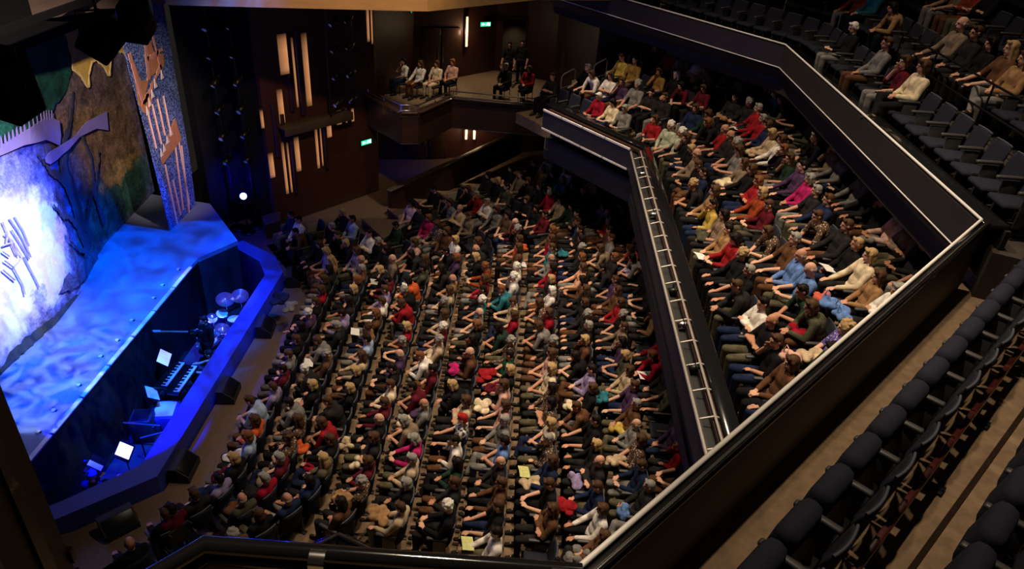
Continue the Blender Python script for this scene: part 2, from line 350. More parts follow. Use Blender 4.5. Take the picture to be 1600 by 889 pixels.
# ---- the side wall with the lamps
WP, WD = Vector((-8.28, 8.51, 0)), Vector((0.62987918, 0.77669313, 0)); WN = Vector((0.77669313, -0.62987918, 0))
WRZ = math.atan2(WD.y, WD.x)
def wallpt(u, z, off=0.0): return WP + WD * u + WN * off + Vector((0, 0, z))
b = MB(); c = wallpt(1.95, 6.5, -0.10); b.box(c, (4.55, 0.2, 13.4), WRZ)
struct('wall_side', b, MT['wine'])
b = MB(); c = wallpt(2.1, 0.08, 0.02); b.box(c, (4.2, 0.03, 0.16), WRZ)
struct('baseboard_side', b, MT['dark_wood'])
# entrance recess under the far box, and the wall behind the box
b = MB()
b.prism([(-5.62, 11.79), (-6.25, 14.9), (-6.45, 14.9), (-5.85, 11.75)], -0.1, 2.8)
b.prism([(-6.3, 14.8), (-2.2, 15.9), (1.2, 17.6), (9, 17.0), (9, 17.2), (1.1, 17.8), (-2.3, 16.1), (-6.3, 15.0)], -0.1, 2.8)
b.prism([(1.2, 13.2), (9.5, 13.9), (9.5, 14.1), (1.2, 13.4)], 1.0, 2.8)
struct('wall_recess', b, MT['wine'])
b = MB()
b.prism([(-5.84, 11.5), (-5.9, 13.4), (-5.0, 16.6), (-3.06, 17.23), (-1.71, 18.6), (-1.72, 18.8), (-3.1, 17.45), (-5.2, 16.8), (-6.2, 13.4), (-6.1, 11.5)], 2.8, 12)
b.prism([(-1.71, 18.6), (-0.3, 18.9), (-0.3, 19.1), (-1.71, 18.8)], 5.35, 12)
b.prism([(-1.71, 18.6), (-1.45, 18.65), (-1.45, 18.9), (-1.71, 18.8)], 3.1, 5.4)
b.prism([(-0.42, 18.9), (0.9, 17.5), (2.2, 12.2), (10.5, 12.6), (10.5, 12.8), (2.4, 12.4), (1.1, 17.7), (-0.42, 19.1)], 2.8, 12)
struct('wall_box_rear', b, MT['wine'])
b = MB(); b.prism([(-1.5, 18.7), (-0.4, 19.0), (-0.6, 20.2), (-1.6, 19.9)], 3.0, 3.1); b.prism([(-1.7, 19.9), (-0.4, 20.2), (-0.4, 20.3), (-1.7, 20.0)], 3.1, 5.5)
struct('wall_doorway', b, MT['parapet'])
b = MB(); b.box((-1.47, 18.62, 4.2), (0.08, 0.10, 2.3), 0.2); b.box((-0.40, 18.86, 4.2), (0.08, 0.10, 2.3), 0.2); b.box((-0.93, 18.75, 5.38), (1.15, 0.10, 0.08), 0.21)
struct('door_1', b, MT['dark_wood'])
for nm, c, rz in (('door_2', (-3.9, 16.92, 4.1), 0.31), ('door_3', (-4.2, 15.33, 1.05), 0.262)):
    b = MB()
    for s in (-0.42, 0.42): b.box(Vector(c) + Vector((s * math.cos(rz), s * math.sin(rz) - 0.05, 0)), (0.78, 0.05, 2.1), rz, 0.01)
    struct(nm, b, MT['dark_wood'])
    b = MB()
    for s in (-0.10, 0.10): b.tube([Vector(c) + Vector((s * math.cos(rz), s * math.sin(rz) - 0.13, z)) for z in (-0.35, 0.35)], 0.016)
    hd = b.build('door_handle', MT['chrome'], bpy.data.objects[nm])
# box slab, parapet and rails
box_edge = [(-5.84, 11.5), (-4.34, 9.92), (-3.8, 10.05), (-2.88, 11.9), (0.5, 11.78)]
b = MB(); b.prism(box_edge + [(0.9, 17.5), (-1.7, 18.6), (-3.06, 17.2), (-5.9, 15.5)], 2.75, 3.1)
struct('floor_box', b, MT['carpet'])
b = MB()
for p, q in zip(box_edge, box_edge[1:]):
    b.beam((*p, 3.28), (*q, 3.28), 0.12, 1.1); b.beam((*p, 3.86), (*q, 3.86), 0.30, 0.07, 0.02)
struct('wall_box_parapet', b, MT['dark_wood'])
b = MB()
for z in (3.70, 2.74):
    pts = [Vector((x, y - 0.07, z)) for x, y in box_edge]; b.tube(pts, 0.018, 8)
struct('trim_box_parapet', b, MT['fascia'])
t = thing('box_handrail', 'polished two-bar steel handrail around the far side box', 'handrail', (-3.0, 11.0, 3.86))
O = Vector((-3.0, 11.0, 3.86))
for z in (0.24, 0.05):
    MB().tube([Vector((x, y, 3.86 + z)) - O for x, y in box_edge], 0.026, 10).build('rail', MT['chrome'], t)
for p, q in zip(box_edge, box_edge[1:]):
    for f in (0.02, 0.5, 0.98):
        x = p[0] + (q[0] - p[0]) * f; y = p[1] + (q[1] - p[1]) * f
        MB().tube([Vector((x, y, 3.86)) - O, Vector((x, y, 4.1)) - O], 0.016, 8).build('post', MT['chrome'], t)
# barrier wall beside the gangway
b = MB(); b.beam((-4.78, 9.72, 0.45), (-0.3, 16.2, 0.75), 0.16, 1.05)
struct('wall_gangway_barrier', b, MT['wine'])
b = MB(); b.beam((-4.82, 9.66, 1.0), (-0.3, 16.2, 1.3), 0.24, 0.06, 0.015)
struct('trim_gangway_barrier', b, MT['pier'])
b = MB(); b.prism([(-8.85, 7.95), (-8.35, 8.45), (-8.15, 7.75), (-8.5, 7.3)], 0.0, 0.5); struct('wall_stage_ramp', b, MT['parapet'])

# ---- circle front: far arm fascia, central gantry side, parapet
cf = [(0.42, 7.42), (2.80, 4.66), (2.80, -7.2)]
def offs(poly, d):
    """polyline moved towards the back of the house"""
    out = []
    for i, p in enumerate(poly):
        ns = []
        for a, c in ((i - 1, i), (i, i + 1)):
            if 0 <= a and c < len(poly):
                v = Vector((poly[c][0] - poly[a][0], poly[c][1] - poly[a][1])).normalized(); ns.append(Vector((-v.y, v.x)))
        n = sum(ns, Vector((0, 0))).normalized(); n = n / max(0.4, n.dot(ns[0])); out.append((p[0] + n.x * d, p[1] + n.y * d))
    return out
sgn = 1
q = offs(cf, 0.5)
if (q[1][0] < cf[1][0]): sgn = -1
def strip(name, line_a, za, line_b, zb, material, thick=0.05):
    b = MB()
    for i in range(len(line_a) - 1):
        a0, a1, c0, c1 = line_a[i], line_a[i + 1], line_b[i], line_b[i + 1]
        P = [Vector((*a0, za)), Vector((*a1, za)), Vector((*c1, zb)), Vector((*c0, zb))]
        n = (P[1] - P[0]).cross(P[3] - P[0]).normalized() * thick
        b.add(P + [v - n for v in P], [(0, 1, 2, 3), (7, 6, 5, 4), (0, 4, 5, 1), (1, 5, 6, 2), (2, 6, 7, 3), (3, 7, 4, 0)])
    return struct(name, b, material)
c_in = offs(cf, 0.30 * sgn); c_bk = offs(cf, 0.55 * sgn); c_low = offs(cf, 0.045 * sgn)
strip('wall_circle_fascia', offs(cf, 0.04 * sgn), 5.14, c_low, 4.58, MT['fascia'])
b = MB()
for p, q in zip(offs(cf, 0.27 * sgn), offs(cf, 0.27 * sgn)[1:]): b.beam((*p, 5.10), (*q, 5.10), 0.14, 0.08)
struct('trim_circle_ledge', b, MT['gantry_red'])
b = MB()
for p, q in zip(offs(cf, 0.12 * sgn), offs(cf, 0.12 * sgn)[1:]): b.beam((*p, 4.98), (*q, 4.98), 0.18, 0.06)
struct('trim_circle_gutter', b, MT['black'])
b = MB()
for p, q in zip(offs(cf, 0.42 * sgn), offs(cf, 0.42 * sgn)[1:]): b.beam((*p, 4.72), (*q, 4.72), 0.10, 0.95); b.beam((*p, 5.2), (*q, 5.2), 0.26, 0.05, 0.02)
struct('wall_circle_parapet', b, MT['gloss_black'])
b = MB()
for i, (lo, hi) in enumerate(((0.0, 0.22), (0.23, 0.47), (0.48, 0.72), (0.73, 0.99))):
    for z, off in ((5.16, 0.0), (4.59, 0.0)):
        L = offs(cf, off * sgn); p, q = Vector((*L[0], z)), Vector((*L[1], z)); b.beam(p.lerp(q, lo), p.lerp(q, hi), 0.05, 0.05)
struct('trim_circle_fascia', b, MT['steel_strip'])
b = MB()
for f in (0.02, 0.25, 0.5, 0.75, 0.98):
    p, q = Vector((*offs(cf, 0.0)[0], 4.83)), Vector((*offs(cf, 0.0)[1], 4.83)); r = p.lerp(q, f); b.box(r + Vector((0.03, 0.025, 0.03)), (0.03, 0.05, 0.52), math.atan2(-2.76, 2.38))
struct('trim_circle_joints', b, MT['black'])
# slab under the circle
b = MB()
inner = offs(cf, 0.15 * sgn); b.prism([*inner, (11, -7.2), (11, 12.3), (2.2, 12.3), (0.6, 9.5)], 3.6, 3.9)
b.prism([*offs(cf, 0.2 * sgn), (3.6, -7.2), (3.6, 5.2), (1.3, 8.2)], 3.9, 4.25)
struct('ceiling_stalls', b, MT['black'])
# steps in the circle aisle and white row-end strips
b = MB()
for k in range(5):
    x, y, p = circle.path(k, 7.18); b.box((x - 0.75 * math.cos(p), y - 0.75 * math.sin(p), circle.zk(k) + 0.004), (0.05, 0.82, 0.012), p)
    b.box((x - 0.25 * math.cos(p), y - 0.25 * math.sin(p), circle.zk(k) + 0.19), (0.3, 0.85, 0.02), p)
struct('trim_aisle_nosings', b, MT['steel_strip'])

# ---- upper tier: parapet all round, slabs
uf = [(0.3, 12.0), (6.19, 4.80), (6.19, -4.80), (0.54, -10.80), (-1.86, -10.82), (-3.0, -12.1)]
qq = offs(uf, 0.3); us = 1 if qq[1][0] > uf[1][0] else -1
strip('wall_upper_fascia', offs(uf, 0.03 * us)[:3], 8.10, offs(uf, 0.031 * us)[:3], 7.58, MT['fascia'])
strip('ceiling_upper_edge', offs(uf, 0.05 * us)[:3], 7.56, offs(uf, 0.6 * us)[:3], 7.0, MT['black'])
b = MB()
L = offs(uf, 0.34 * us); N_ = offs(uf, 0.055 * us); b2 = MB()
for i in range(len(uf) - 1):
    p, q = (L[i], L[i + 1]) if i < 2 else (N_[i], N_[i + 1])
    (b2 if i < 2 else b).beam((*p, 7.56), (*q, 7.56), 0.07, 1.0)
struct('wall_near_balustrade', b, MT['parapet']); struct('wall_upper_parapet', b2, MT['black'])
b = MB(); L = offs(uf, 0.20 * us)
for i in range(len(uf) - 1):
    p, q = (L[i], L[i + 1]) if i < 2 else (N_[i], N_[i + 1])
    b.beam((*p, 8.09), (*q, 8.09), 0.34 if i < 2 else 0.13, 0.06, 0.02)
struct('trim_upper_ledge', b, MT['gloss_black'])
b = MB(); b.tube([(*p, 8.15) for p in uf[:4]], 0.022, 8); b.tube([(*p, 7.585) for p in offs(uf, -0.01 * us)[:3]], 0.018, 8)
struct('trim_upper_fascia', b, MT['steel_strip'])
b = MB()
for p, q in list(zip(offs(uf, 0.03 * us), offs(uf, 0.03 * us)[1:]))[:2]:
    n = max(2, int((Vector(q) - Vector(p)).length / 1.25))
    for i in range(1, n): r = Vector((*p, 7.75)).lerp(Vector((*q, 7.75)), i / n); b.box(r + Vector((0, 0, 0.09)), (0.02, 0.05, 0.46), math.atan2(q[1] - p[1], q[0] - p[0]), 0, 0)
struct('trim_upper_joints', b, MT['black'])
up_c, up_in = offs(uf, 0.38 * us), offs(uf, 0.07 * us); d_ = (up_c[2][0] - up_in[2][0]); up_in = [up_c[0], up_c[1], (up_c[2][0], up_in[2][1] + d_ * 1.062), *up_in[3:]]
for nm, z0, z1, m in (('ceiling_circle', 6.99, 7.055, 'black'), ('floor_upper', 7.055, 7.07, 'carpet')):
    b = MB(); b.prism([up_in[1], up_in[2], up_in[3], up_in[4], up_in[5], (-3, -16), (13, -16), (13, 11), (5.5, 11)], z0, z1)
    b.prism([up_in[0], up_in[1], (6.6, 9.5), (2.0, 13.0)], z0, z1)
    struct(nm, b, MT[m])
b = MB()
for k in range(4): b.prism([(6.55 + k + (0.65 if k else 0), -5.32), (8.2 + k, -5.32), (8.2 + k, -5.25), (6.55 + k + (0.65 if k else 0), -5.25)], 7.07, 7.74 + 0.55 * k)
b.prism([(12, -5.3), (12.1, -5.3), (12.1, 5), (12, 5)], 7, 9.5); b.prism([(-3, -15.6), (13, -15.6), (13, -15.5), (-3, -15.5)], 6, 8.2)
b.box((12.2, 0, 9), (0.2, 34, 8)); struct('wall_upper_rear', b, MT['black'])
b = MB(); b.beam((-0.27 * 0.728 + 4.2 * 0.686, 0.27 * 0.686 + 4.2 * 0.728 - 13.84, 7.078), (-0.12 * 0.728 + 10 * 0.686, 0.12 * 0.686 + 10 * 0.728 - 13.8, 7.078), 0.05, 0.012)  # thin dark strip laid as the shadow line across the gallery floor
struct('trim_floor_joint', b, MT['joint'])  # not a real joint: the strip stands in for the floor's shadow line
# end walls
b = MB(); b.box((10.9, 3, 3), (0.2, 30, 8)); struct('wall_rear', b, MT['wine'])
# near box of the circle, under the upper rail
b = MB(); nb = [(-4.9, -9.9), (-2.08, -8.60), (-1.8, -8.37), (-1.2, -8.62), (1.5, -8.7)]
for p, q in zip(nb, nb[1:]): b.beam((*p, 4.65), (*q, 4.65), 0.10, 1.0); b.beam((p[0], p[1] - .1, 5.12), (q[0], q[1] - .1, 5.12), 0.34, 0.07, 0.02)
struct('wall_near_box', b, MT['gloss_black'])
b = MB(); b.tube([(*p, 5.19) for p in nb], 0.025, 8); struct('trim_near_box', b, MT['chrome'])
b = MB(); b.prism([*nb, (1.5, -12), (-4.9, -12)], 4.0, 4.2); struct('floor_near_box', b, MT['carpet'])
# oak bulkhead hung from the ceiling on the far side, dark header over the stage
b = MB(); b.prism([(-9.13, 4.50), (-2.90, 6.09), (-0.06, 8.81), (2.9, 9.9), (2.0, 12.0), (-3.0, 8.5), (-9.2, 6.5)], 8.0, 10.5)
struct('ceiling_bulkhead', b, MT['soffit_wood'])
b = MB(); b.prism([(-11.28, 1.49), (-9.72, 4.27), (-9.2, 4.6), (-9.2, 7.2), (-12.5, 4.2), (-12.8, -3), (-12.0, -4)], 8.0, 11)
struct('ceiling_stage_header', b, MT['pier'])

OCC_TEXT = '''beige bald:grey s5_13
beige bob:blond c2_6
beige bob:brown s9_-2
beige long:brown s2_-1
beige short:brown s6_3 s10_17
beige short:grey s4_-7
black bald:ginger c0_-7
black bald:grey s3_-5
black bob:blond s2_-3 s2_-2
black bob:brown s0_9
black bob:dark s7_13 u1_-1
black bob:grey s4_-8
black bob:white c2_15
black curly:blond c0_-3
black curly:grey s3_4
black curly:white s5_-9
black long:dark s5_0
black short:blond c2_-4
black short:brown s0_0 s6_-9 c0_-8
black short:dark s8_-5 s9_16 u2_3
black short:grey s1_11
black short:white u0_5
blue bald:grey c1_-5 c1_-4
blue short:dark s6_-6
brown bob:brown s10_14 s10_18 c0_-9
brown bob:ginger s2_2
brown long:blond u1_-2
brown long:brown s7_-9
brown short:dark s0_11
brownp bob:black s7_-4
brownp bob:brown s9_-6 c1_-2
brownp bob:dark s7_-3
brownp curly:brown s1_-6
brownp curly:grey s3_-8
brownp long:brown s1_-5
brownp short:brown c2_-2
brownp short:grey s7_-6
charcoal bald:ginger s8_-7
charcoal bald:grey s6_-7
charcoal beanie:sage c3_-5
charcoal bob:blond s1_4
charcoal curly:blond c0_3
charcoal curly:white s1_-2
charcoal short:brown s2_-4 s5_-8 c0_-5 c2_-3 u1_0
charcoal short:dark c1_14
check short:red s5_-5
coral bob:brown s10_8
cream bob:blond s7_-5 s7_-2 c2_-5
cream bob:brown u0_-1
cream bob:dark c0_14
cream short:brown s3_-3
crimson bob:brown s0_4 s5_5 s6_2 s7_9
crimson bob:dark s7_6
crimson long:dark s10_0
crimson short:grey s1_-8
crimson short:white c0_15
dkgreen short:dark c1_-6
green short:dark s6_-1
grey bob:brown s6_13 c1_5
grey curly:grey c1_15
grey short:brown s9_9 u0_2
grey short:dark s1_-4
grey short:grey c0_13 c3_17
lilac bob:blond s0_8
lilac bob:brown s1_8
lilac short:brown s0_-3 s2_4
lilac short:dark s0_-8 s1_2 s8_-2
ltblue bob:ginger s0_-6
ltblue short:brown s0_-4
ltblue short:dark s2_0 s2_12
magenta bob:ginger s4_12
magenta bob:grey s4_-6 c2_1
maroon bob:brown s3_-7 c2_13 u0_0
maroon bob:dark c2_14
maroon curly:white s4_1
maroon short:dark s0_-2 s4_-3 s4_-2
maroon short:grey s1_-7
mustard bob:brown c2_16
mustard short:brown c2_18
navy bald:grey s2_-9
navy short:brown s8_-8 s8_11 s9_-7 c2_-1
navy short:dark s0_13
olive bald:grey s1_-9
olive bob:blond s9_-1
olive bob:brown c1_-7
olive short:brown s10_-3 c3_13
olive short:dark s8_12
olivegrey long:blond s2_-7
orange bob:brown s0_-5 s6_9
orange bob:dark s3_5
palepink bob:dark s4_14
palepink short:dark c3_-3
peach bob:brown s8_6
pink bob:brown s3_9 s6_-4 s6_-3 s7_-1
purple bob:brown s10_20
purple bob:dark s9_0 s10_-5
purple bob:ginger s4_7
purple curly:white s0_2
purple short:brown s9_-3
red bald:grey c1_8
red bob:brown s2_-5 s3_3 s9_3 c0_11
red bob:dark c0_-2
red bob:ginger c1_2
red bob:grey s9_11
red bob:red c4_17
red short:dark s10_-6
red short:grey s6_15 c2_8 c2_9
rust bob:blond c1_1
rust bob:brown u2_4
rust bob:dark u1_9
rust curly:ginger s5_6
sage curly:white c0_9 c0_10
sage short:grey s10_21
tan bob:brown s10_12 c0_2 c2_-6
tan bob:dark s10_2 u1_5
tan curly:brown s2_1
tan long:blond s0_7
tan long:brown u1_-3
taupe bald:grey c0_6 u1_1
taupe bob:grey s4_-5 c3_-4
taupe short:brown s5_12 c3_15 u2_5
teal bob:dark u1_8
teal bob:ginger c3_10
teal curly:white s5_3
teal short:brown s7_8
teal short:ginger s6_4
teal short:grey s9_17
violet curly:blond c1_-8
white bob:blond s4_9
white bob:brown s8_-9 c1_17 c1_18 c2_5 c3_16
white bob:grey c2_-7
white bob:white s7_4
white curly:white s6_5 s6_6
white short:brown s2_3 s10_19
white short:dark s0_12 s2_10 s5_-6 s6_-10 c0_-6
white short:ginger s4_-1
white short:grey s6_14
yellow short:brown c2_19
yellow short:dark c0_1
yellow short:grey s9_19'''
EMPTY_TEXT = 's0_10 s1_12 s1_13 s2_11 s5_10 s5_11 s5_15 s6_17 s9_14 s10_-4 s10_16 c0_16 c0_17 c0_18 c2_17'
NO_SEAT = 's2_-11 s8_-10 s9_-10 s9_-9 s10_-9 s10_-8 c0_-10 c1_-10 c1_-9 c2_-10 c2_-9 c2_-8 c2_-7 c3_-10 c3_-9 c3_-8 c3_-7 c3_-6 c4_-9 c4_-8 c4_-7 c4_-6 c4_-5 c4_-4 c4_-3 c4_-2 c4_-1 c4_0 c4_1 c4_2 c4_3 c4_4 c4_5 c4_6 c4_7 c4_8 c4_9 c4_10 c4_11 u1_-8 u1_-7 u1_-6 u2_-6 u2_-5 u2_-4 u2_-3 u2_-2 u3_-4 u3_-3 u3_-2 u3_-1 u3_0 u3_1 u3_2 u3_6 u3_7'
FAR_SEAT = 'c1_9 c1_2 c3_8 s5_3 s6_13 c1_7 c3_1 s4_13 s8_-1 s8_3 c1_-3 c2_3 c1_14 c3_17 s7_3 c3_14 s4_6 s6_14 c3_-2 c3_3 s0_7 s9_4 s9_17 c2_2 s5_7 c2_0 s7_14 s8_4 c1_18 c3_16 s5_13 s6_5 c3_10 s7_-3 s9_2 c2_18 s10_0 c0_4 c1_17 c4_13 s4_5 s4_1 s8_-6 s5_8 s7_4 c0_10 s5_2 s6_15 s8_1 s9_0 u1_9 s4_7 s6_-1 s9_6 s7_0 c0_1 s9_5 s10_20 s2_9 s5_4 c2_16 c3_7 s4_8 s6_16 c4_14 c2_6 s6_3 c1_4 c2_9 c3_5 s3_7 s6_6 s8_14 s10_18 s4_12 c0_-9 s1_7 s10_5 s6_2 s8_2 c1_16 c0_14 s5_10 s7_8 c0_6 s3_9 s8_12 c1_6 s0_8 s0_9 s10_6 s1_9 s7_17 s8_6 s8_15 s8_18 s10_13 s1_11 s7_6 s8_5 s10_10 c1_10 c3_2 c4_17 s5_6 s6_11 s7_9 s6_12 s8_9 s10_7 s0_12 s2_7 s2_10 s5_5 s8_7 s9_11 c0_7 c2_8 s4_11 s5_14 c0_5 c3_18 s6_-10 s9_-4 s9_12 s9_13 s7_10 s8_16 c1_8 s7_13 c1_5 s6_9 s6_10 s8_17 s1_8 s7_7 s9_7 c4_16 s8_10 s10_-1 s7_11 c0_15 s10_15 c3_9 s5_9 s10_12 c3_6 c4_15 u2_-1 c0_8 s2_8 s8_8 c2_10 s10_9 s10_11 s9_9 s8_13 s10_8 s10_19 c0_9 s4_10 s4_9 s7_5 s9_19 s3_8 s9_18 s10_14 c1_-8 s8_11 s9_10 s9_16 s10_-7 s9_8 c2_7'
FAR_PERSON = 's2_3 c1_6 s3_1 s4_14 s3_5 s2_2 s5_13 s8_16 c2_15 s3_11 c3_17 s2_12 s10_3 s8_8 s8_13 s8_17 s10_0 c3_16 s8_10 s5_16 c3_9 s5_14 s9_7 s4_5 c3_10 s6_11 s9_9 s6_15 s2_6 s8_7 s4_7 c3_7 s8_18 s6_9 s6_16 c3_18 s6_12 s0_5 c3_11 s1_10 c3_6 s5_5 s10_6 s7_10 s2_13 s8_9 s1_5 s5_8 s7_14 s0_0 s8_15 s1_4 s10_17 s9_13 s7_17 s5_9 s7_6 s0_6 s8_11 s0_4 c1_10 s4_9 s3_-1 s3_7 s9_10 s0_7 s2_7 s7_9 s4_8 s9_12 s1_6 s8_12 s7_18 s9_16 s10_10 s1_7 s5_4 s2_-11 s0_3 s10_15 s10_11 s9_15 s8_19 s5_2 s10_18 s6_6 s10_19 s3_6 s9_17 s9_18 s10_5 s10_9 s9_20 s10_21 c0_-10 s10_20 s1_11 s9_-9 s10_12 s10_8 s9_19 c4_14 c3_-6 c3_5 s10_14 c4_17 c4_18 c4_16 c4_-1 c4_5 c4_13 c4_15 c4_11 c4_6 c4_-2 c4_0 c4_4 s10_-9 s10_-8 c1_-10 c1_-9 c2_-10 c2_-9 c2_-8 c3_-9 c3_-8 c3_-7 c4_-9 c4_-8 c4_-7 c4_-6 c4_-5 c4_-4 c4_-3 c4_1 c4_2 c4_3 c4_7 c4_8 c4_9 c4_10'
MOTIF = {'gold_arch': [(5.06, 6.93), (5.43, 6.99), (5.87, 7.01), (6.48, 6.92), (7.15, 7.0), (8.24, 6.85), (8.7, 6.68), (8.8, 5.96), (8.98, 5.15), (9.03, 4.47), (8.72, 3.62), (8.45, 3.71), (8.56, 4.53), (8.46, 5.29), (7.95, 5.74), (7.49, 5.9), (7.18, 5.79), (6.87, 5.34), (6.77, 5.39), (6.68, 5.62), (6.36, 5.93), (6.05, 5.94), (5.79, 5.73), (5.59, 5.39), (5.49, 5.45), (5.35, 5.75), (5.01, 6.05), (5.14, 6.29), (5.08, 6.51), (5.13, 6.8)], 'banner_left': [(0.3, 5.71), (0.94, 5.66), (1.63, 5.63), (2.68, 5.51), (3.3, 5.3), (3.58, 5.13), (3.45, 4.79), (3.25, 4.59), (2.53, 5.04), (1.39, 5.36), (0.22, 5.53)], 'banner_right': [(2.13, 4.73), (2.41, 4.75), (3.25, 4.59), (4.27, 4.47), (4.98, 4.6), (6.18, 4.49), (6.02, 3.97), (5.41, 4.25), (4.44, 4.36), (3.66, 4.33), (2.8, 4.4), (2.32, 4.49), (2.1, 4.63)], 'trunk': [(5.18, 3.4), (5.8, 3.31), (5.85, 2.73), (6.35, 2.05), (5.95, 1.77), (5.28, 1.63), (5.2, 0.78), (4.06, 1.46), (3.88, 2.23), (3.64, 2.67), (4.71, 2.8)], 'branch': [(3.67, 2.71), (3.78, 2.68), (4.34, 1.65), (4.44, 1.37), (4.22, 1.49)], 'vine': [(-1.54, 1.18), (-1.03, 1.36), (0.16, 1.29), (1.56, 1.1), (2.63, 0.86), (4.82, 0.82), (6.62, 0.76), (7.02, 0.42), (5.18, 0.56), (2.76, 0.6), (1.62, 0.84), (0.25, 1.01), (-0.89, 1.09), (-1.59, 1.06)], 'green': [(0.92, 7.4), (1.65, 7.33), (5.06, 6.94), (5.02, 6.49), (4.99, 6.03), (4.27, 5.55), (3.7, 5.54), (3.13, 5.4), (0.68, 5.7), (0.05, 5.76)], 'shrub': [(1.01, 1.58), (1.44, 1.79), (2.21, 1.59), (3.1, 1.56), (3.67, 1.29), (3.7, 0.91), (2.7, 0.94), (1.85, 1.2)], 'sk': [[(0.13, 4.12), (0.27, 3.65), (0.37, 3.19)], [(0.29, 4.09), (0.4, 3.67), (0.43, 3.25)], [(-0.09, 4.15), (-0.07, 3.83), (-0.21, 3.65)], [(-0.16, 3.88), (0.01, 3.61), (0.01, 3.22)], [(-0.08, 3.8), (-0.03, 3.28)], [(-0.37, 3.56), (-0.23, 3.35)]], 'sk3': [[(-0.32, 3.67), (0.01, 3.58), (0.12, 3.14), (-0.23, 3.06), (-0.41, 3.35)], [(0.17, 3.11), (0.28, 2.46), (0.32, 2.18)], [(-0.23, 3.06), (-0.14, 2.57), (-0.17, 2.29)], [(-0.54, 3.19), (-0.31, 2.77)], [(0.08, 3.87), (0.31, 2.98)], [(0.25, 3.82), (0.38, 2.99)]]}
LEG = {'leg': [(6.07, 7.9), (6.77, 6.55), (6.07, 3.15), (5.59, 0.96), (7.37, 1.01), (7.71, 2.48), (7.61, 4.22), (7.84, 7.59)], 'pipes': [[(5.72, 3.66), (5.65, 4.85)], [(6.05, 3.66), (5.98, 4.89)], [(6.35, 3.82), (6.32, 4.94)], [(6.7, 3.83), (6.69, 4.92)], [(6.02, 1.03), (6.01, 3.02)], [(6.33, 1.18), (6.28, 2.4)], [(6.55, 1.26), (6.82, 3.26)], [(6.89, 0.97), (7.21, 3.17)], [(7.0, 1.23), (7.09, 3.33)]], 'caps': [[(5.83, 3.26), (6.48, 3.72), (7.1, 4.1), (7.15, 3.92), (7.28, 3.34), (6.43, 3.19), (5.87, 3.08)], [(5.35, 5.0), (5.83, 5.29), (6.03, 5.03), (5.7, 4.73), (5.43, 4.82)]], 'tower': [[(5.29, 6.5), (5.46, 6.35), (5.65, 5.67), (5.95, 5.58), (6.3, 6.01), (6.25, 6.69), (6.56, 6.62), (6.64, 6.2), (7.18, 5.99), (7.05, 5.68), (6.13, 5.61), (5.44, 5.0), (5.3, 5.05), (5.36, 5.75)]], 'pips': [(5.62, 4.82), (5.83, 5.0), (6.07, 5.17), (6.34, 5.38), (6.8, 5.5), (5.91, 3.45), (6.11, 3.52), (6.4, 3.67), (6.69, 3.81)]}
PROG = [(-4.92, -0.00, 0.81, 0.20, 'w', 'open white programme held beside the left front stalls'), (-4.07, 1.29, 0.90, 0.20, 'w', 'white and green programme on a lap near the second stalls row'), (0.47, -3.51, 1.34, 0.20, 'y', 'yellow-green programme lying on a lap in the lower stalls'), (-0.49, -5.26, 1.25, 0.20, 'y', 'yellow-green programme on a lap at bottom of the stalls'), (-4.08, 3.76, 0.90, 0.30, 'w', 'white programme held high in the upper left stalls'), (-3.13, 3.56, 0.98, 0.20, 'w', 'white programme slanting beside grey-haired person in stalls'), (3.14, -0.45, 1.60, 0.20, 'w', 'white programme below the red jacket near circle rail'), (5.24, 4.46, 5.38, 0.20, 'w', 'white programme held in the front circle row'), (3.77, -0.66, 5.00, 0.20, 'w', 'white booklet on the lap beside red jumper in circle'), (5.71, -2.09, 5.75, 0.20, 'w', 'white card held over dark lap in the circle'), (5.64, 5.37, 5.75, 0.26, 'w', 'white programme slanting in the upper circle block'), (0.15, 4.71, 1.34, 0.20, 'w', 'white paper beside the white jumper in upper stalls')]
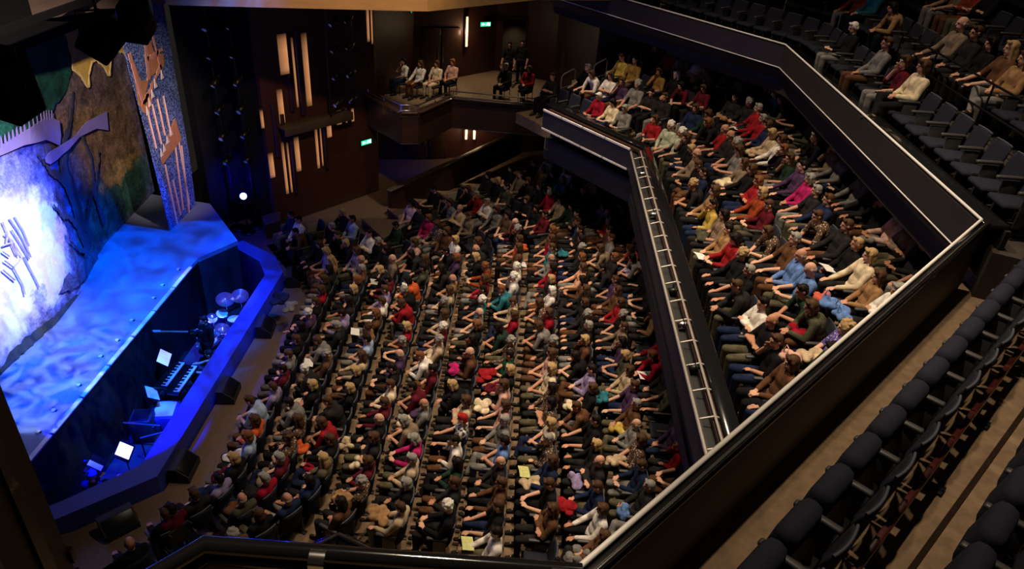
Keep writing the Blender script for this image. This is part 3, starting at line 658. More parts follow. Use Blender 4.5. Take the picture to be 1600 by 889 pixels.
COATS = [(-0.52, -1.56, 1.25, 'cream', 0.20, 'coat', 'cream coat bunched on a lap in lower stalls'), (-0.50, -0.52, 1.25, 'red', 0.22, 'coat', 'red coat spread over a lap in mid stalls'), (-1.26, -0.25, 1.16, 'magenta', 0.16, 'coat', 'magenta bundle on a lap in mid stalls'), (2.16, -1.28, 1.51, 'teal', 0.15, 'bag', 'turquoise bag on a lap below the circle rail'), (2.40, -2.21, 1.51, 'yellow', 0.16, 'coat', 'yellow scarf heaped on a lap in lower stalls'), (1.28, -4.45, 1.42, 'red', 0.18, 'coat', 'red coat beside a navy jumper in lower stalls'), (2.38, -4.48, 1.51, 'blue', 0.14, 'bag', 'blue bag at foot of the lower right stalls'), (-3.88, -3.48, 0.90, 'crimson', 0.10, 'bag', 'small crimson bag on lap of fair-haired person'), (-4.24, -2.94, 0.90, 'orange', 0.15, 'coat', 'orange coat hung on a second-row stalls seat'), (-4.61, -3.23, 0.81, 'white', 0.14, 'coat', 'white jacket lying on lap in second stalls row'), (-2.93, -3.29, 0.98, 'cream', 0.15, 'coat', 'cream and green jacket on lap in fourth stalls row'), (-3.32, -2.78, 0.98, 'beige', 0.14, 'coat', 'beige garment on a lap in third stalls row'), (-2.23, -4.58, 1.07, 'tan', 0.20, 'coat', 'tan fur coat over the end stalls seat'), (5.27, -3.18, 5.75, 'coral', 0.14, 'coat', 'coral bundle held in the circle near blue bag'), (5.36, -3.32, 5.75, 'blue', 0.18, 'bag', 'bright blue bag on lap beside coral bundle in circle'), (5.45, -3.60, 5.75, 'blue', 0.14, 'bag', 'bright blue bag in lower right of the circle'), (4.44, -4.50, 5.38, 'pink', 0.16, 'bag', 'pink striped bag on lap in lower circle'), (4.48, 4.03, 5.00, 'cream', 0.14, 'coat', 'cream scarf on lap at circle front'), (-6.59, 2.81, 0.72, 'navy', 0.25, 'bag', 'dark blue shiny bag at foot of front stalls row'), (-6.18, 2.39, 0.72, 'grey', 0.18, 'coat', 'grey coat heaped beside the blue shiny bag'), (-1.92, 0.31, 1.07, 'cream', 0.15, 'coat', 'cream coat on a lap in upper middle stalls'), (-1.91, -1.77, 1.07, 'purple', 0.18, 'coat', 'purple coat on a lap in fifth stalls row'), (1.37, 5.30, 1.42, 'teal', 0.16, 'bag', 'turquoise bag beside a dark lap in upper stalls'), (0.15, 5.66, 1.34, 'orange', 0.16, 'coat', 'orange coat on a lap in the upper stalls')]
# ================================================================= PEOPLE
def remesh(mb, name, voxel, smooth, ratio, mats):
    me = mb.mesh('tmp', None if not mats else mats); o = bpy.data.objects.new('tmp', me); COL.objects.link(o)
    m = o.modifiers.new('r', 'REMESH'); m.mode = 'VOXEL'; m.voxel_size = voxel; m.use_smooth_shade = True
    if smooth: m = o.modifiers.new('s', 'SMOOTH'); m.iterations = smooth; m.factor = 0.5
    if ratio < 1: m = o.modifiers.new('d', 'DECIMATE'); m.ratio = ratio
    dg = bpy.context.evaluated_depsgraph_get(); out = bpy.data.meshes.new_from_object(o.evaluated_get(dg), depsgraph=dg); out.name = name
    bpy.data.objects.remove(o); bpy.data.meshes.remove(me)
    out.polygons.foreach_set('use_smooth', [True] * len(out.polygons)); return out
def V(*a): return Vector(a)
def lerp(a, b, t): return a + (b - a) * t
HEAD_H = 0.118
def make_pose(name, lean=0.0, head=(0.15, 0, 1.225), yaw=0.0, nod=0.12, wr=((-0.20, 0.06, 0.63), (-0.20, -0.06, 0.64)), el=((0.05, 0.255, 0.72), (0.05, -0.255, 0.72)),
              hand=((-0.75, -0.6, -0.2), (-0.75, 0.6, -0.2)), knee=((-0.40, 0.13, 0.53), (-0.40, -0.13, 0.53)), ank=((-0.40, 0.14, 0.09), (-0.40, -0.14, 0.09)),
              toe=None, hipz=0.52, hipx=0.06, standing=False, curl=0.5):
    hip = V(hipx, 0, hipz); dz = hipz - 0.52
    ch = V(0.15 - lean * 0.45, 0, 0.86 + dz - lean * 0.05); nb = V(0.175 - lean * 0.85, 0, 1.05 + dz - lean * 0.12); hd = V(*head)
    R = Matrix.Rotation(yaw, 3, 'Z') @ Matrix.Rotation(-nod, 3, 'Y')
    sh = [V(nb.x + 0.0, s * 0.185, nb.z - 0.055) for s in (1, -1)]
    wr = [V(*w) for w in wr]; el = [V(*e) for e in el]; knee = [V(*k) for k in knee]; ank = [V(*a) for a in ank]
    hips = [V(hipx, s * 0.095, hipz) for s in (1, -1)]
    toe = [V(a.x - 0.19, a.y * 1.05, max(0.035, a.z - 0.055)) for a in ank] if toe is None else [V(*q) for q in toe]
    def torso(b, g):
        b.ell(lerp(hip, ch, 0.05), (0.13 + g, 0.175 + g, 0.13 + g), 14); b.ell(lerp(hip, ch, 0.45), (0.115 + g, 0.155 + g, 0.17 + g), 14)
        b.ell(lerp(ch, nb, 0.0), (0.118 + g, 0.17 + g, 0.19 + g), 14); b.caps(lerp(sh[0], nb, 0.12) - V(0, 0, .03), lerp(sh[1], nb, 0.12) - V(0, 0, .03), 0.075 + g, 0.075 + g)
    def arms(b, g, cuff):
        for i in (0, 1):
            b.caps(sh[i], el[i], 0.058 + g, 0.045 + g); b.caps(el[i], lerp(el[i], wr[i], cuff), 0.045 + g, 0.034 + g)
    def legs(b, g, foot):
        for i in (0, 1):
            b.caps(hips[i], knee[i], 0.088 + g, 0.062 + g); b.caps(knee[i], lerp(knee[i], ank[i], foot), 0.060 + g, 0.044 + g)
    # one continuous body
    b = MB(); torso(b, 0); arms(b, 0, 1.0); legs(b, 0, 1.0)
    for i in (0, 1): b.caps(ank[i], toe[i], 0.036, 0.03)
    b.caps(nb - V(0, 0, 0.05), hd - R @ V(-0.015, 0, 0.06), 0.056, 0.052)
    b.ell(hd + R @ V(0.01, 0, 0.025), (0.097, 0.077, 0.098), 16, R); b.ell(hd + R @ V(-0.025, 0, -0.045), (0.065, 0.058, 0.072), 14, R)
    b.ell(hd + R @ V(-0.062, 0, -0.095), (0.026, 0.028, 0.022), 10, R); b.caps(hd + R @ V(-0.088, 0, 0.022), hd + R @ V(-0.103, 0, -0.016), 0.009, 0.013)
    b.caps(hd + R @ V(-0.079, 0.036, 0.034), hd + R @ V(-0.079, -0.036, 0.034), 0.010); b.caps(hd + R @ V(-0.083, 0.018, -0.055), hd + R @ V(-0.083, -0.018, -0.055), 0.011)
    for s in (1, -1): b.ell(hd + R @ V(0.012, s * 0.080, -0.002), (0.022, 0.012, 0.034), 10, R)
    for i in (0, 1):
        s = 1 if i == 0 else -1
        d = V(*hand[i]).normalized(); side = d.cross(V(0, 0, 1)); side = (side if side.length > 0.1 else V(0, 1, 0)).normalized() * s; dn = V(0, 0, -1) if abs(d.z) < 0.8 else V(-1, 0, 0)
        pal = wr[i] + d * 0.085
        for q in (-0.028, 0.0, 0.028): b.caps(wr[i] + d * 0.012 + side * q * 0.6, pal + side * q, 0.017, 0.014)
        for j, (q, L) in enumerate(((-0.034, 0.052), (-0.012, 0.066), (0.011, 0.072), (0.033, 0.062))):
            k1 = pal + side * q + d * L * 0.55 + dn * 0.004; k2 = k1 + (d * (1 - curl) + dn * curl).normalized() * L * 0.6
            b.caps(pal + side * q, k1, 0.0100, 0.0092, 8); b.caps(k1, k2, 0.0092, 0.0080, 8)
        t0 = wr[i] + d * 0.035 + side * 0.024; t1 = t0 + (side * 0.7 + d * 0.7).normalized() * 0.042; b.caps(t0, t1, 0.0125, 0.0110, 8); b.caps(t1, t1 + (d + dn * 0.4).normalized() * 0.03, 0.0108, 0.0090, 8)
    body = remesh(b, 'person_body', 0.0085, 2, 0.22, [MT['skin'], MT['eye'], MT['lip']])
    for p in body.polygons:
        q = R.transposed() @ (p.center - hd)
        if q.x < -0.05:
            if abs(abs(q.y) - 0.032) < 0.014 and abs(q.z - 0.012) < 0.008: p.material_index = 1
            elif abs(q.y) < 0.022 and abs(q.z + 0.055) < 0.008: p.material_index = 2
    t = MB(); torso(t, 0.017); arms(t, 0.014, 0.90); t.caps(nb - V(0, 0, .02), nb + V(0, 0, 0.012), 0.064)
    top = remesh(t, 'jumper', 0.014, 3, 0.35, [MT['cloth']])
    t = MB(); torso(t, 0.015); arms(t, 0.013, 0.15); t.caps(nb - V(0, 0, .02), nb + V(0, 0, 0.005), 0.062)
    top2 = remesh(t, 'jumper', 0.014, 3, 0.35, [MT['cloth']])
    l = MB(); legs(l, 0.014, 0.93); l.ell(lerp(hip, ch, 0.0), (0.14, 0.185, 0.11), 14)
    trs = remesh(l, 'trousers', 0.016, 2, 0.35, [MT['cloth']])
    shoes = []
    for i in (0, 1):
        f = MB(); f.caps(ank[i] - V(-0.03, 0, 0.03), toe[i] + V(0, 0, 0.008), 0.046, 0.040); f.caps(ank[i] - V(-.03, 0, .035), lerp(ank[i], toe[i], .3), .045, .045)
        shoes.append(remesh(f, 'shoe', 0.014, 2, 0.6, [MT['cloth']]))
    return dict(name=name, body=body, top=top, short=top2, trousers=trs, shoes=shoes, head=hd, R=R)
def hair_mesh(kind):
    b = MB()
    if kind == 'short':
        b.ell((0.020, 0, 0.040), (0.101, 0.084, 0.092), 16); b.ell((0.050, 0, -0.02), (0.068, 0.078, 0.075), 14); b.caps((-0.05, 0.045, 0.105), (-0.05, -0.045, 0.105), 0.026)
    elif kind == 'bald':
        b.ell((0.052, 0, -0.015), (0.062, 0.080, 0.058), 14); b.caps((0.02, 0.074, 0.01), (0.06, 0.055, -0.02), 0.018); b.caps((0.02, -0.074, 0.01), (0.06, -0.055, -0.02), 0.018)
    elif kind == 'bob':
        b.ell((0.022, 0, 0.040), (0.108, 0.094, 0.095), 16); b.ell((0.058, 0, -0.05), (0.070, 0.092, 0.10), 14)
        for s in (1, -1): b.caps((-0.005, s * 0.080, 0.04), (0.0, s * 0.086, -0.095), 0.030, 0.026)
        b.caps((-0.055, 0.05, 0.10), (-0.055, -0.05, 0.10), 0.028)
    elif kind == 'long':
        b.ell((0.022, 0, 0.040), (0.106, 0.092, 0.094), 16); b.ell((0.066, 0, -0.08), (0.062, 0.095, 0.15), 14); b.caps((0.07, 0.05, -0.12), (0.05, 0.07, -0.24), 0.045, 0.03); b.caps((0.07, -0.05, -0.12), (0.05, -0.07, -0.24), 0.045, 0.03)
        for s in (1, -1): b.caps((-0.005, s * 0.080, 0.04), (-0.01, s * 0.095, -0.2), 0.03, 0.028)
        b.caps((-0.05, 0.05, 0.10), (-0.05, -0.05, 0.10), 0.026)
    elif kind == 'curly':
        b.ell((0.03, 0, 0.045), (0.112, 0.102, 0.098), 16)
        rr = random.Random(3)
        for i in range(46):
            a = rr.uniform(0, 2 * PI); e = rr.uniform(-0.5, 1.5); q = V(0.035 + 0.105 * math.cos(e) * math.cos(a), 0.098 * math.cos(e) * math.sin(a), 0.04 + 0.10 * math.sin(e))
            if q.x > -0.035 or q.z > 0.09: b.ell(q, 0.026, 8)
    elif kind == 'beanie':
        b.ell((0.012, 0, 0.055), (0.106, 0.088, 0.094), 16); b.lathe([(0.001, 0.03), (0.098, 0.03), (0.102, 0.045), (0.10, 0.065), (0.001, 0.065)], (0.012, 0, 0), 18); b.ell((0.012, 0, 0.155), 0.028, 10)
    return remesh(b, 'hair_' + kind, 0.0095, 1, 0.5, [MT['hair']])
POSES = [make_pose('hands_in_lap'),
         make_pose('arms_folded', yaw=0.15, wr=((-0.07, -0.10, 0.80), (-0.09, 0.10, 0.78)), el=((0.02, 0.255, 0.75), (0.02, -0.255, 0.75)), hand=((0.2, -1, 0.1), (0.2, 1, 0.1))),
         make_pose('reading', nod=0.4, head=(0.115, 0, 1.215), wr=((-0.26, 0.13, 0.72), (-0.26, -0.13, 0.72)), hand=((-0.5, -0.6, 0.2), (-0.5, 0.6, 0.2))),
         make_pose('leaning_forward', lean=0.33, head=(-0.19, 0, 1.165), nod=0.25, wr=((-0.42, 0.05, 0.66), (-0.42, -0.05, 0.67)), el=((-0.22, 0.25, 0.68), (-0.22, -0.25, 0.68)), hand=((-0.6, -0.7, 0), (-0.6, 0.7, 0))),
         make_pose('legs_crossed', yaw=-0.2, knee=((-0.40, 0.06, 0.66), (-0.40, -0.12, 0.53)), ank=((-0.52, -0.16, 0.36), (-0.40, -0.14, 0.09)), wr=((-0.16, 0.05, 0.70), (-0.18, -0.04, 0.69))),
         make_pose('hand_to_chin', yaw=0.3, lean=0.08, head=(0.07, 0.01, 1.21), wr=((-0.03, 0.05, 1.04), (-0.16, -0.04, 0.64)), el=((-0.07, 0.23, 0.78), (0.0, -0.25, 0.72)), hand=((0.1, -0.3, 1), (-0.6, 0.7, -.2))),
         make_pose('hands_on_knees', yaw=-0.1, wr=((-0.30, 0.15, 0.63), (-0.30, -0.15, 0.63)), el=((0.0, 0.25, 0.73), (0.0, -0.25, 0.73)), hand=((-1, 0, -0.15), (-1, 0, -0.15)))]
STAND = make_pose('standing', hipz=0.93, head=(0.12, 0, 1.63), wr=((-0.02, 0.27, 0.86), (-0.02, -0.27, 0.86)), el=((0.13, 0.27, 1.12), (0.13, -0.27, 1.12)), hand=((-0.2, -0.1, -1), (-0.2, 0.1, -1)),
                  knee=((0.05, 0.10, 0.49), (0.04, -0.11, 0.49)), ank=((0.08, 0.11, 0.09), (0.08, -0.13, 0.09)))
PLAY = make_pose('playing', lean=0.12, head=(0.03, 0, 1.20), nod=0.3, wr=((-0.34, 0.20, 0.74), (-0.34, -0.16, 0.74)), el=((0.0, 0.30, 0.78), (0.0, -0.28, 0.78)), hand=((-1, 0, 0), (-1, 0, 0)), curl=0.25)
HAIR = {k: hair_mesh(k) for k in ('short', 'bald', 'bob', 'long', 'curly', 'beanie')}
def H(s): 
    v = [int(s[i:i + 2], 16) / 255 for i in (0, 2, 4)]
    return tuple(c / 12.92 if c < 0.04045 else ((c + 0.055) / 1.055) ** 2.4 for c in v)
CLOTH = {'red': H('8c1a20'), 'crimson': H('8c1226'), 'maroon': H('561420'), 'rust': H('8a3a1e'), 'orange': H('b85028'), 'coral': H('c9604a'), 'peach': H('d8a07e'), 'pink': H('c69a8a'), 'palepink': H('dbb4a8'), 'magenta': H('a81f5c'),
         'purple': H('46304e'), 'violet': H('5a4c9a'), 'lilac': H('87789c'), 'navy': H('1c2540'), 'blue': H('5f7eb4'), 'ltblue': H('93a3c0'), 'teal': H('2a6a76'), 'green': H('22543c'), 'dkgreen': H('1e3226'), 'sage': H('a8ab96'), 'olive': H('454434'),
         'olivegrey': H('56503e'), 'yellow': H('b89c4c'), 'mustard': H('94703a'), 'tan': H('94704c'), 'beige': H('b49e80'), 'cream': H('d4c2a2'), 'white': H('dcd4ca'), 'grey': H('76726e'), 'taupe': H('7c6a58'), 'charcoal': H('242222'), 'black': H('161517'),
         'brown': H('5a3c28'), 'brownp': H('54402f'), 'check': H('c8c4c0'), 'floral': H('b06a72')}
WORD = {'olivegrey': 'olive-grey', 'ltblue': 'light blue', 'dkgreen': 'dark green', 'palepink': 'pale pink', 'brownp': 'brown patterned', 'check': 'black and white checked', 'floral': 'pink floral'}
HCOL = {'brown': H('4a3424'), 'dark': H('1e1714'), 'black': H('141012'), 'blond': H('aa8c60'), 'grey': H('8c8880'), 'white': H('d8d2c6'), 'ginger': H('74492e'), 'red': H('9a1c20'), 'sage': H('b4c49a')}
SKIN = [H('c9977c'), H('bd8a70'), H('d3a48a'), H('b98468')]
DARK = ['black'] * 8 + ['charcoal'] * 7 + ['navy', 'brown', 'brown', 'grey', 'maroon', 'olive', 'taupe', 'brownp', 'dkgreen', 'grey', 'tan', 'purple', 'beige', 'crimson']
HAIRS = ['short:brown', 'short:dark', 'short:grey', 'bob:brown', 'bob:dark', 'bob:blond', 'long:brown', 'curly:grey', 'bald:grey', 'short:brown', 'bob:brown', 'short:dark', 'long:dark', 'bob:ginger']
TROUS = ['black', 'charcoal', 'black', 'navy', 'charcoal', 'brown', 'olivegrey', 'grey']
SC = 1.04
def describe(cloth, hair):
    st, hc = hair.split(':'); hc = {'dark': 'dark-haired', 'white': 'white-haired', 'grey': 'grey-haired', 'blond': 'fair-haired', 'ginger': 'ginger-haired', 'red': 'red-hatted'}.get(hc, hc + '-haired')
    who = {'bald': 'bald', 'beanie': 'pale-hatted'}.get(st, hc + (' curly' if st == 'curly' else ''))
    return who.replace('haired curly', 'curly-haired').replace('grey-curly-haired', 'curly grey-haired') + ' person in ' + WORD.get(cloth, cloth)
def person(loc, rz, cloth, hair, label, group=None, pose=None, trousers=None, rnd=random, scale=SC, P=None, skin=None):
    P = P or POSES[pose if pose is not None else rnd.choice((0, 0, 1, 2, 3, 4, 5, 6, 6))]
    t = thing('person', label, 'person', loc, rz, group); t.scale = (scale, scale, scale)
    o = ob('body', P['body'], t); o.color = (*(skin or rnd.choice(SKIN)), 1)
    o = ob('jumper', P['short' if rnd.random() < 0.32 else 'top'], t); o.color = (*CLOTH[cloth], 1)
    pm = {'brownp': 'cloth_floral', 'check': 'cloth_check', 'floral': 'cloth_floral', 'violet': 'cloth_floral'}.get(cloth)
    if pm: o.material_slots[0].link = 'OBJECT'; o.material_slots[0].material = MT[pm]
    o = ob('trousers', P['trousers'], t); o.color = (*CLOTH[trousers or rnd.choice(TROUS)], 1)
    for m in P['shoes']: o = ob('shoe', m, t); o.color = (0.02, 0.018, 0.016, 1)
    st, hc = hair.split(':'); h = ob('hat' if st == 'beanie' else 'hair', HAIR[st], t); h.color = (*HCOL[hc], 1)
    h.matrix_local = Matrix.Translation(P['head']) @ P['R'].to_4x4()
    return t

# ================================================================= THEATRE SEATS
def seat_parts(tipped):
    back = MB()
    prof = []
    n = 7
    for zz in range(n + 1):
        u = zz / n; z = 0.40 + 0.50 * u; x = 0.145 + 0.115 * u; half = 0.238 - 0.03 * max(0, (u - 0.8) / 0.2) ** 2 - 0.02 * (1 - u); prof.append((x, z, half, 0.085 - 0.03 * u))
    rows = []
    for x, z, hw, th in prof:
        ring = []
        for j in range(9): y = -hw + 2 * hw * j / 8; c = 1 - (2 * j / 8 - 1) ** 2; ring.append(Vector((x - 0.028 * (1 - c), y, z)))
        for j in range(8, -1, -1): y = -hw + 2 * hw * j / 8; c = 1 - (2 * j / 8 - 1) ** 2; ring.append(Vector((x + th * (0.45 + 0.55 * c) - 0.028 * (1 - c), y, z - 0.01)))
        rows.append(ring)
    k = len(rows[0]); vs = [v for r in rows for v in r]
    fs = [(i * k + j, i * k + (j + 1) % k, (i + 1) * k + (j + 1) % k, (i + 1) * k + j) for i in range(n) for j in range(k)]
    top = [Vector((prof[-1][0] + 0.028, 0, prof[-1][1] + 0.022))]
    back.add(vs + top, fs + [tuple(range(k))[::-1]] + [(n * k + j, n * k + (j + 1) % k, len(vs)) for j in range(k)], True)
    pad = MB()
    if tipped: pad.box((-0.10, 0, 0.63), (0.20, 0.52, 0.52), 0, 0.085, 0.16)
    else: pad.box((-0.06, 0, 0.43), (0.46, 0.47, 0.10), 0, 0.045, 0.06)
    arm = MB(); arm.box((-0.02, -PITCH / 2, 0.69), (0.40, 0.072, 0.05), 0, 0.02); arm.box((0.02, -PITCH / 2, 0.40), (0.24, 0.04, 0.48), 0, 0.012)
    leg = MB(); leg.box((0.06, -PITCH / 2, 0.10), (0.10, 0.05, 0.22)); leg.box((0.06, -PITCH / 2, 0.012), (0.26, 0.10, 0.024), 0, 0.006); leg.box((0.10, 0, 0.36), (0.05, PITCH - 0.02, 0.05))
    rim = MB(); x, z, hw, th = prof[-1]
    rim.tube([(x + 0.03 - 0.028 * ((2 * j / 8 - 1) ** 2), -hw + 2 * hw * j / 8, z + 0.012) for j in range(9)], 0.014, 6)
    return dict(backrest=back.mesh('seat_backrest', MT['seat']), pad=pad.mesh('seat_pad', MT['seat']), armrest=arm.mesh('seat_armrest', MT['armrest']), pedestal=leg.mesh('seat_pedestal', MT['black_metal']), piping=rim.mesh('seat_piping', MT['seat_edge']))
SEAT_DOWN, SEAT_UP = seat_parts(False), seat_parts(True)
def theatre_seat(loc, rz, label, group, tipped=False):
    t = thing('theatre_seat', label, 'seat', loc, rz, group); p = SEAT_UP if tipped else SEAT_DOWN
    bk = ob('backrest', p['backrest'], t); ob('piping', p['piping'], bk); ob('seat_pad', p['pad'], t); ob('armrest', p['armrest'], t); ob('pedestal', p['pedestal'], t)
    return t

END = MB().box((0.04, PITCH / 2 + 0.005, 0.44), (0.40, 0.03, 0.62), 0, 0.008).mesh('seat_end_panel', MT['end_panel'])
def lap_mesh(seed, r=0.2, kind='coat'):
    b = MB(); rr = random.Random(seed)
    for i in range(9): b.ell((rr.uniform(-r, r) * 0.8, rr.uniform(-r, r), rr.uniform(-0.04, 0.05)), (rr.uniform(.4, .7) * r, rr.uniform(.4, .7) * r, rr.uniform(0.04, 0.08)), 10)
    if kind == 'bag': b.tube([(-0.1, -0.05, 0.05), (-0.08, -0.03, 0.2), (-0.08, 0.08, 0.2), (-0.1, 0.1, 0.05)], 0.014, 6)
    return remesh(b, kind, 0.014, 2, 0.4, [MT['cloth']])
LAPS = [lap_mesh(i, 0.16) for i in range(5)]
LAP_COL = ['black', 'charcoal', 'navy', 'brown', 'taupe', 'tan', 'beige', 'cream', 'grey', 'maroon', 'olive', 'white', 'black', 'crimson', 'lilac']
# ================================================================= FILLING THE HOUSE
occ = {}
for ln in OCC_TEXT.split('\n'):
    a = ln.split()
    for k in a[2:]: occ[k] = (a[0], a[1])
empty = set(EMPTY_TEXT.split())
no_seat, far_seat, far_person = set(NO_SEAT.split()), set(FAR_SEAT.split()), set(FAR_PERSON.split())
BLOCK = {'stalls': 'stalls', 'circle': 'circle', 'upper': 'upper circle'}
GRP = {'stalls': 'audience seated in the stalls', 'circle': 'audience seated in the circle', 'upper': 'audience seated in the upper circle'}
crowd_v, crowd_n, crowd_c = [], [], []
bulk_seats = MB()
crowd_parts = {}
def low(me, ratio):
    if (me.name, ratio) in crowd_parts: return crowd_parts[(me.name, ratio)]
    o = bpy.data.objects.new('tmp', me); COL.objects.link(o); m = o.modifiers.new('d', 'DECIMATE'); m.ratio = ratio
    dg = bpy.context.evaluated_depsgraph_get(); e = o.evaluated_get(dg).to_mesh(); r = ([v.co.copy() for v in e.vertices], [tuple(p.vertices) for p in e.polygons])
    bpy.data.objects.remove(o); crowd_parts[(me.name, ratio)] = r; return r
crowd = MB(); crowd_col = []
def crowd_person(loc, rz, cloth, hair, rnd):
    P = POSES[rnd.choice((0, 0, 1, 2, 3, 4, 5, 6, 6))]; Mx = Matrix.Translation(loc) @ Matrix.Rotation(rz, 4, 'Z') @ Matrix.Scale(SC, 4)
    st, hc = hair.split(':')
    for me, col, r, L in ((P['body'], rnd.choice(SKIN), 0.35, None), (P['short' if rnd.random() < 0.3 else 'top'], CLOTH[cloth], 0.5, None), (P['trousers'], CLOTH[rnd.choice(TROUS)], 0.5, None), (HAIR[st], HCOL[hc], 0.5, Matrix.Translation(P['head']) @ P['R'].to_4x4())):
        vs, fs = low(me, r); T = Mx @ L if L else Mx
        crowd.add([T @ v for v in vs], fs, True); crowd_col.extend([(*col, 1)] * len(vs))
for T in (stalls, circle, upper):
    rows = {}
    for q in T.seats(): rows.setdefault(q[1], []).append(q)
    for k, row in rows.items():
        for n, (nm, k, i, x, y, z, p) in enumerate(row):
            key = '%s%d_%d' % (nm[0], k, i); rnd = random.Random(key); where = '%s %s row from front, %s from near end' % (ORD[k], BLOCK[nm], ORD[n])
            sitting = key not in empty and (key in occ or (nm != 'upper' and rnd.random() < 0.965))
            if key not in no_seat:
                if key in far_seat:
                    Mx = Matrix.Translation((x, y, z)) @ Matrix.Rotation(p, 4, 'Z')
                    for me in SEAT_DOWN.values():
                        if me.name != 'seat_piping': bulk_seats.add([Mx @ v.co for v in me.vertices], [tuple(f.vertices) for f in me.polygons])
                else:
                    last_seat = theatre_seat((x, y, z), p, ('charcoal theatre seat under its sitter, ' if sitting else 'empty charcoal theatre seat, ') + where, BLOCK[nm] + ' seats', tipped=False)
                    if n == len(row) - 1 or row[n + 1][2] != i + 1: ob('end_panel', END, bpy.data.objects[last_seat.name])
            if sitting:
                cloth, hair = occ.get(key) or (rnd.choice(DARK), rnd.choice(HAIRS))
                jx, jz = rnd.uniform(-0.02, 0.03), rnd.uniform(-0.12, 0.12)
                loc = (x + jx, y + rnd.uniform(-0.03, 0.03), z - 0.005)
                if nm != 'upper' and key not in far_person and rnd.random() < 0.2:
                    c = rnd.choice(LAP_COL); o = ob('coat', rnd.choice(LAPS)); o.location = (loc[0] - 0.22 * math.cos(p), loc[1] - 0.22 * math.sin(p), z + 0.665); o.rotation_euler = (0, 0.1, rnd.uniform(0, 6)); o.color = (*CLOTH[c], 1)
                    tag(o, c + ' coat on lap, ' + where, 'coat', 'coats on laps')
                if key in far_person: crowd_person(loc, p + jz, cloth, hair, rnd)
                else: person(loc, p + jz, cloth, hair, describe(cloth, hair) + ', ' + where, GRP[nm], rnd=rnd, scale=SC * rnd.uniform(0.94, 1.03))
if bulk_seats.v: tag(bulk_seats.build('theatre_seat_rows', MT['seat']), 'dark theatre seats mostly hidden behind the audience', 'seats', None, 'stuff')
if crowd.v:
    o = tag(crowd.build('audience_crowd', MT['crowd']), 'smallest and most hidden members of the seated audience', 'crowd', None, 'stuff')
    at = o.data.color_attributes.new('col', 'FLOAT_COLOR', 'POINT'); at.data.foreach_set('color', [c for q in crowd_col for c in q])
# ================================================================= NEAR GALLERY SEATS
phi = math.atan2(-0.686, 0.728); C_, S_ = math.cos(phi), math.sin(phi)
rowdir = Vector((0.686, 0.728, 0))
def near_pt(n, t, z=7.07): return Vector((n * 0.728 + t * 0.686, n * -0.686 + t * 0.728 - 13.8, z))
for i in range(14):
    theatre_seat(near_pt(-0.86, 4.32 + 0.5645 * (i - 2)), phi, 'empty tip-up charcoal seat behind the near balustrade, %s from the lower frame edge' % ORD[i], 'near gallery seats', tipped=True)
for i in range(5):
    theatre_seat(near_pt(0.20, 5.50 + 0.58 * (i - 1)), phi, 'empty tip-up charcoal seat in the rearmost near gallery row, %s from the lower frame edge' % ORD[i], 'near gallery seats', tipped=True)
nb_ = Vector((0.728, -0.686, 0))
t = thing('seat_rail', 'dark red steel rail on feet behind the near gallery seats', 'rail', (4.0, -8.9, 7.07)); O = Vector((4.0, -8.9, 7.07))
A, B = near_pt(-0.50, 2.6), near_pt(-0.48, 11.2)
b = MB(); b.beam(A + Vector((0, 0, 0.40)) - O, B + Vector((0, 0, 0.40)) - O, 0.06, 0.09, 0.015); b.build('beam', MT['red_beam'], t)
for i in range(6):
    q = near_pt(-0.49, 3.75 + 1.39 * i)
    b = MB(); b.box(q - O + Vector((0, 0, 0.2)), (0.05, 0.05, 0.40), phi); b.box(q - O + nb_ * 0.05 + Vector((0, 0, 0.03)), (0.20, 0.05, 0.05), phi, 0.01); b.box(q - O + nb_ * 0.13 + Vector((0, 0, 0.02)), (0.05, 0.14, 0.035), phi, 0.008); b.build('foot', MT['black_metal'], t)

# handrail tubes on the near balustrade
t = thing('balustrade_rail', 'glossy black tube rail with a steel joint on near balustrade', 'handrail', (0.54, -10.8, 8.12)); O = Vector((0.54, -10.8, 8.12))
b = MB(); b.tube([Vector((*p, 8.2)) - O for p in offs(uf, 0.06 * us)[3:]], 0.060, 14); b.build('rail', MT['gloss_black'], t)
b = MB(); b.tube([Vector((*p, 8.17)) - O for p in offs(uf, 0.10 * us)[2:4]], 0.018, 10); b.build('rail', MT['chrome'], t)
L = offs(uf, 0.12 * us)
for c in (Vector((-1.10, -10.92, 8.2)), Vector((0.42, -10.90, 8.2))):
    b = MB(); b.tube([c + Vector((-0.05, 0, 0)) - O, c + Vector((0.05, 0, 0)) - O], 0.066, 14); b.tube([c - O, c - O - Vector((0, 0.05, 0.5))], 0.04, 10); b.build('joint', MT['chrome'], t)
t = thing('wall_bracket', 'chrome cluster fitting behind the near glossy rail', 'fitting', (-1.70, -11.05, 7.95))
b = MB()
for a in range(6): b.ell((0.055 * math.cos(a), 0.02, 0.055 * math.sin(a)), 0.018, 8)
b.build('clamp', MT['chrome'], t)
MB().ell((0, 0, 0), (0.03, 0.02, 0.03), 10).build('boss', MT['black_metal'], t)
# rail between the first and second rows of the upper circle
t = thing('row_barrier', 'black tubular barrier between the front upper circle rows', 'rail', (7.5, -1.0, 8.33)); O = Vector((7.5, -1.0, 8.33))
pts = [Vector((upper.path(0, a)[0] + 0.22, upper.path(0, a)[1], 8.33)) for a in (-4.9, -3.5, -2, 0, 1.5)]
for z in (0.92, 0.5): MB().tube([p + Vector((0, 0, z)) - O for p in pts], 0.02, 8).build('bar', MT['black_metal'], t)
for p in pts: MB().tube([p - O, p + Vector((0, 0, 0.92)) - O], 0.018, 8).build('post', MT['black_metal'], t)
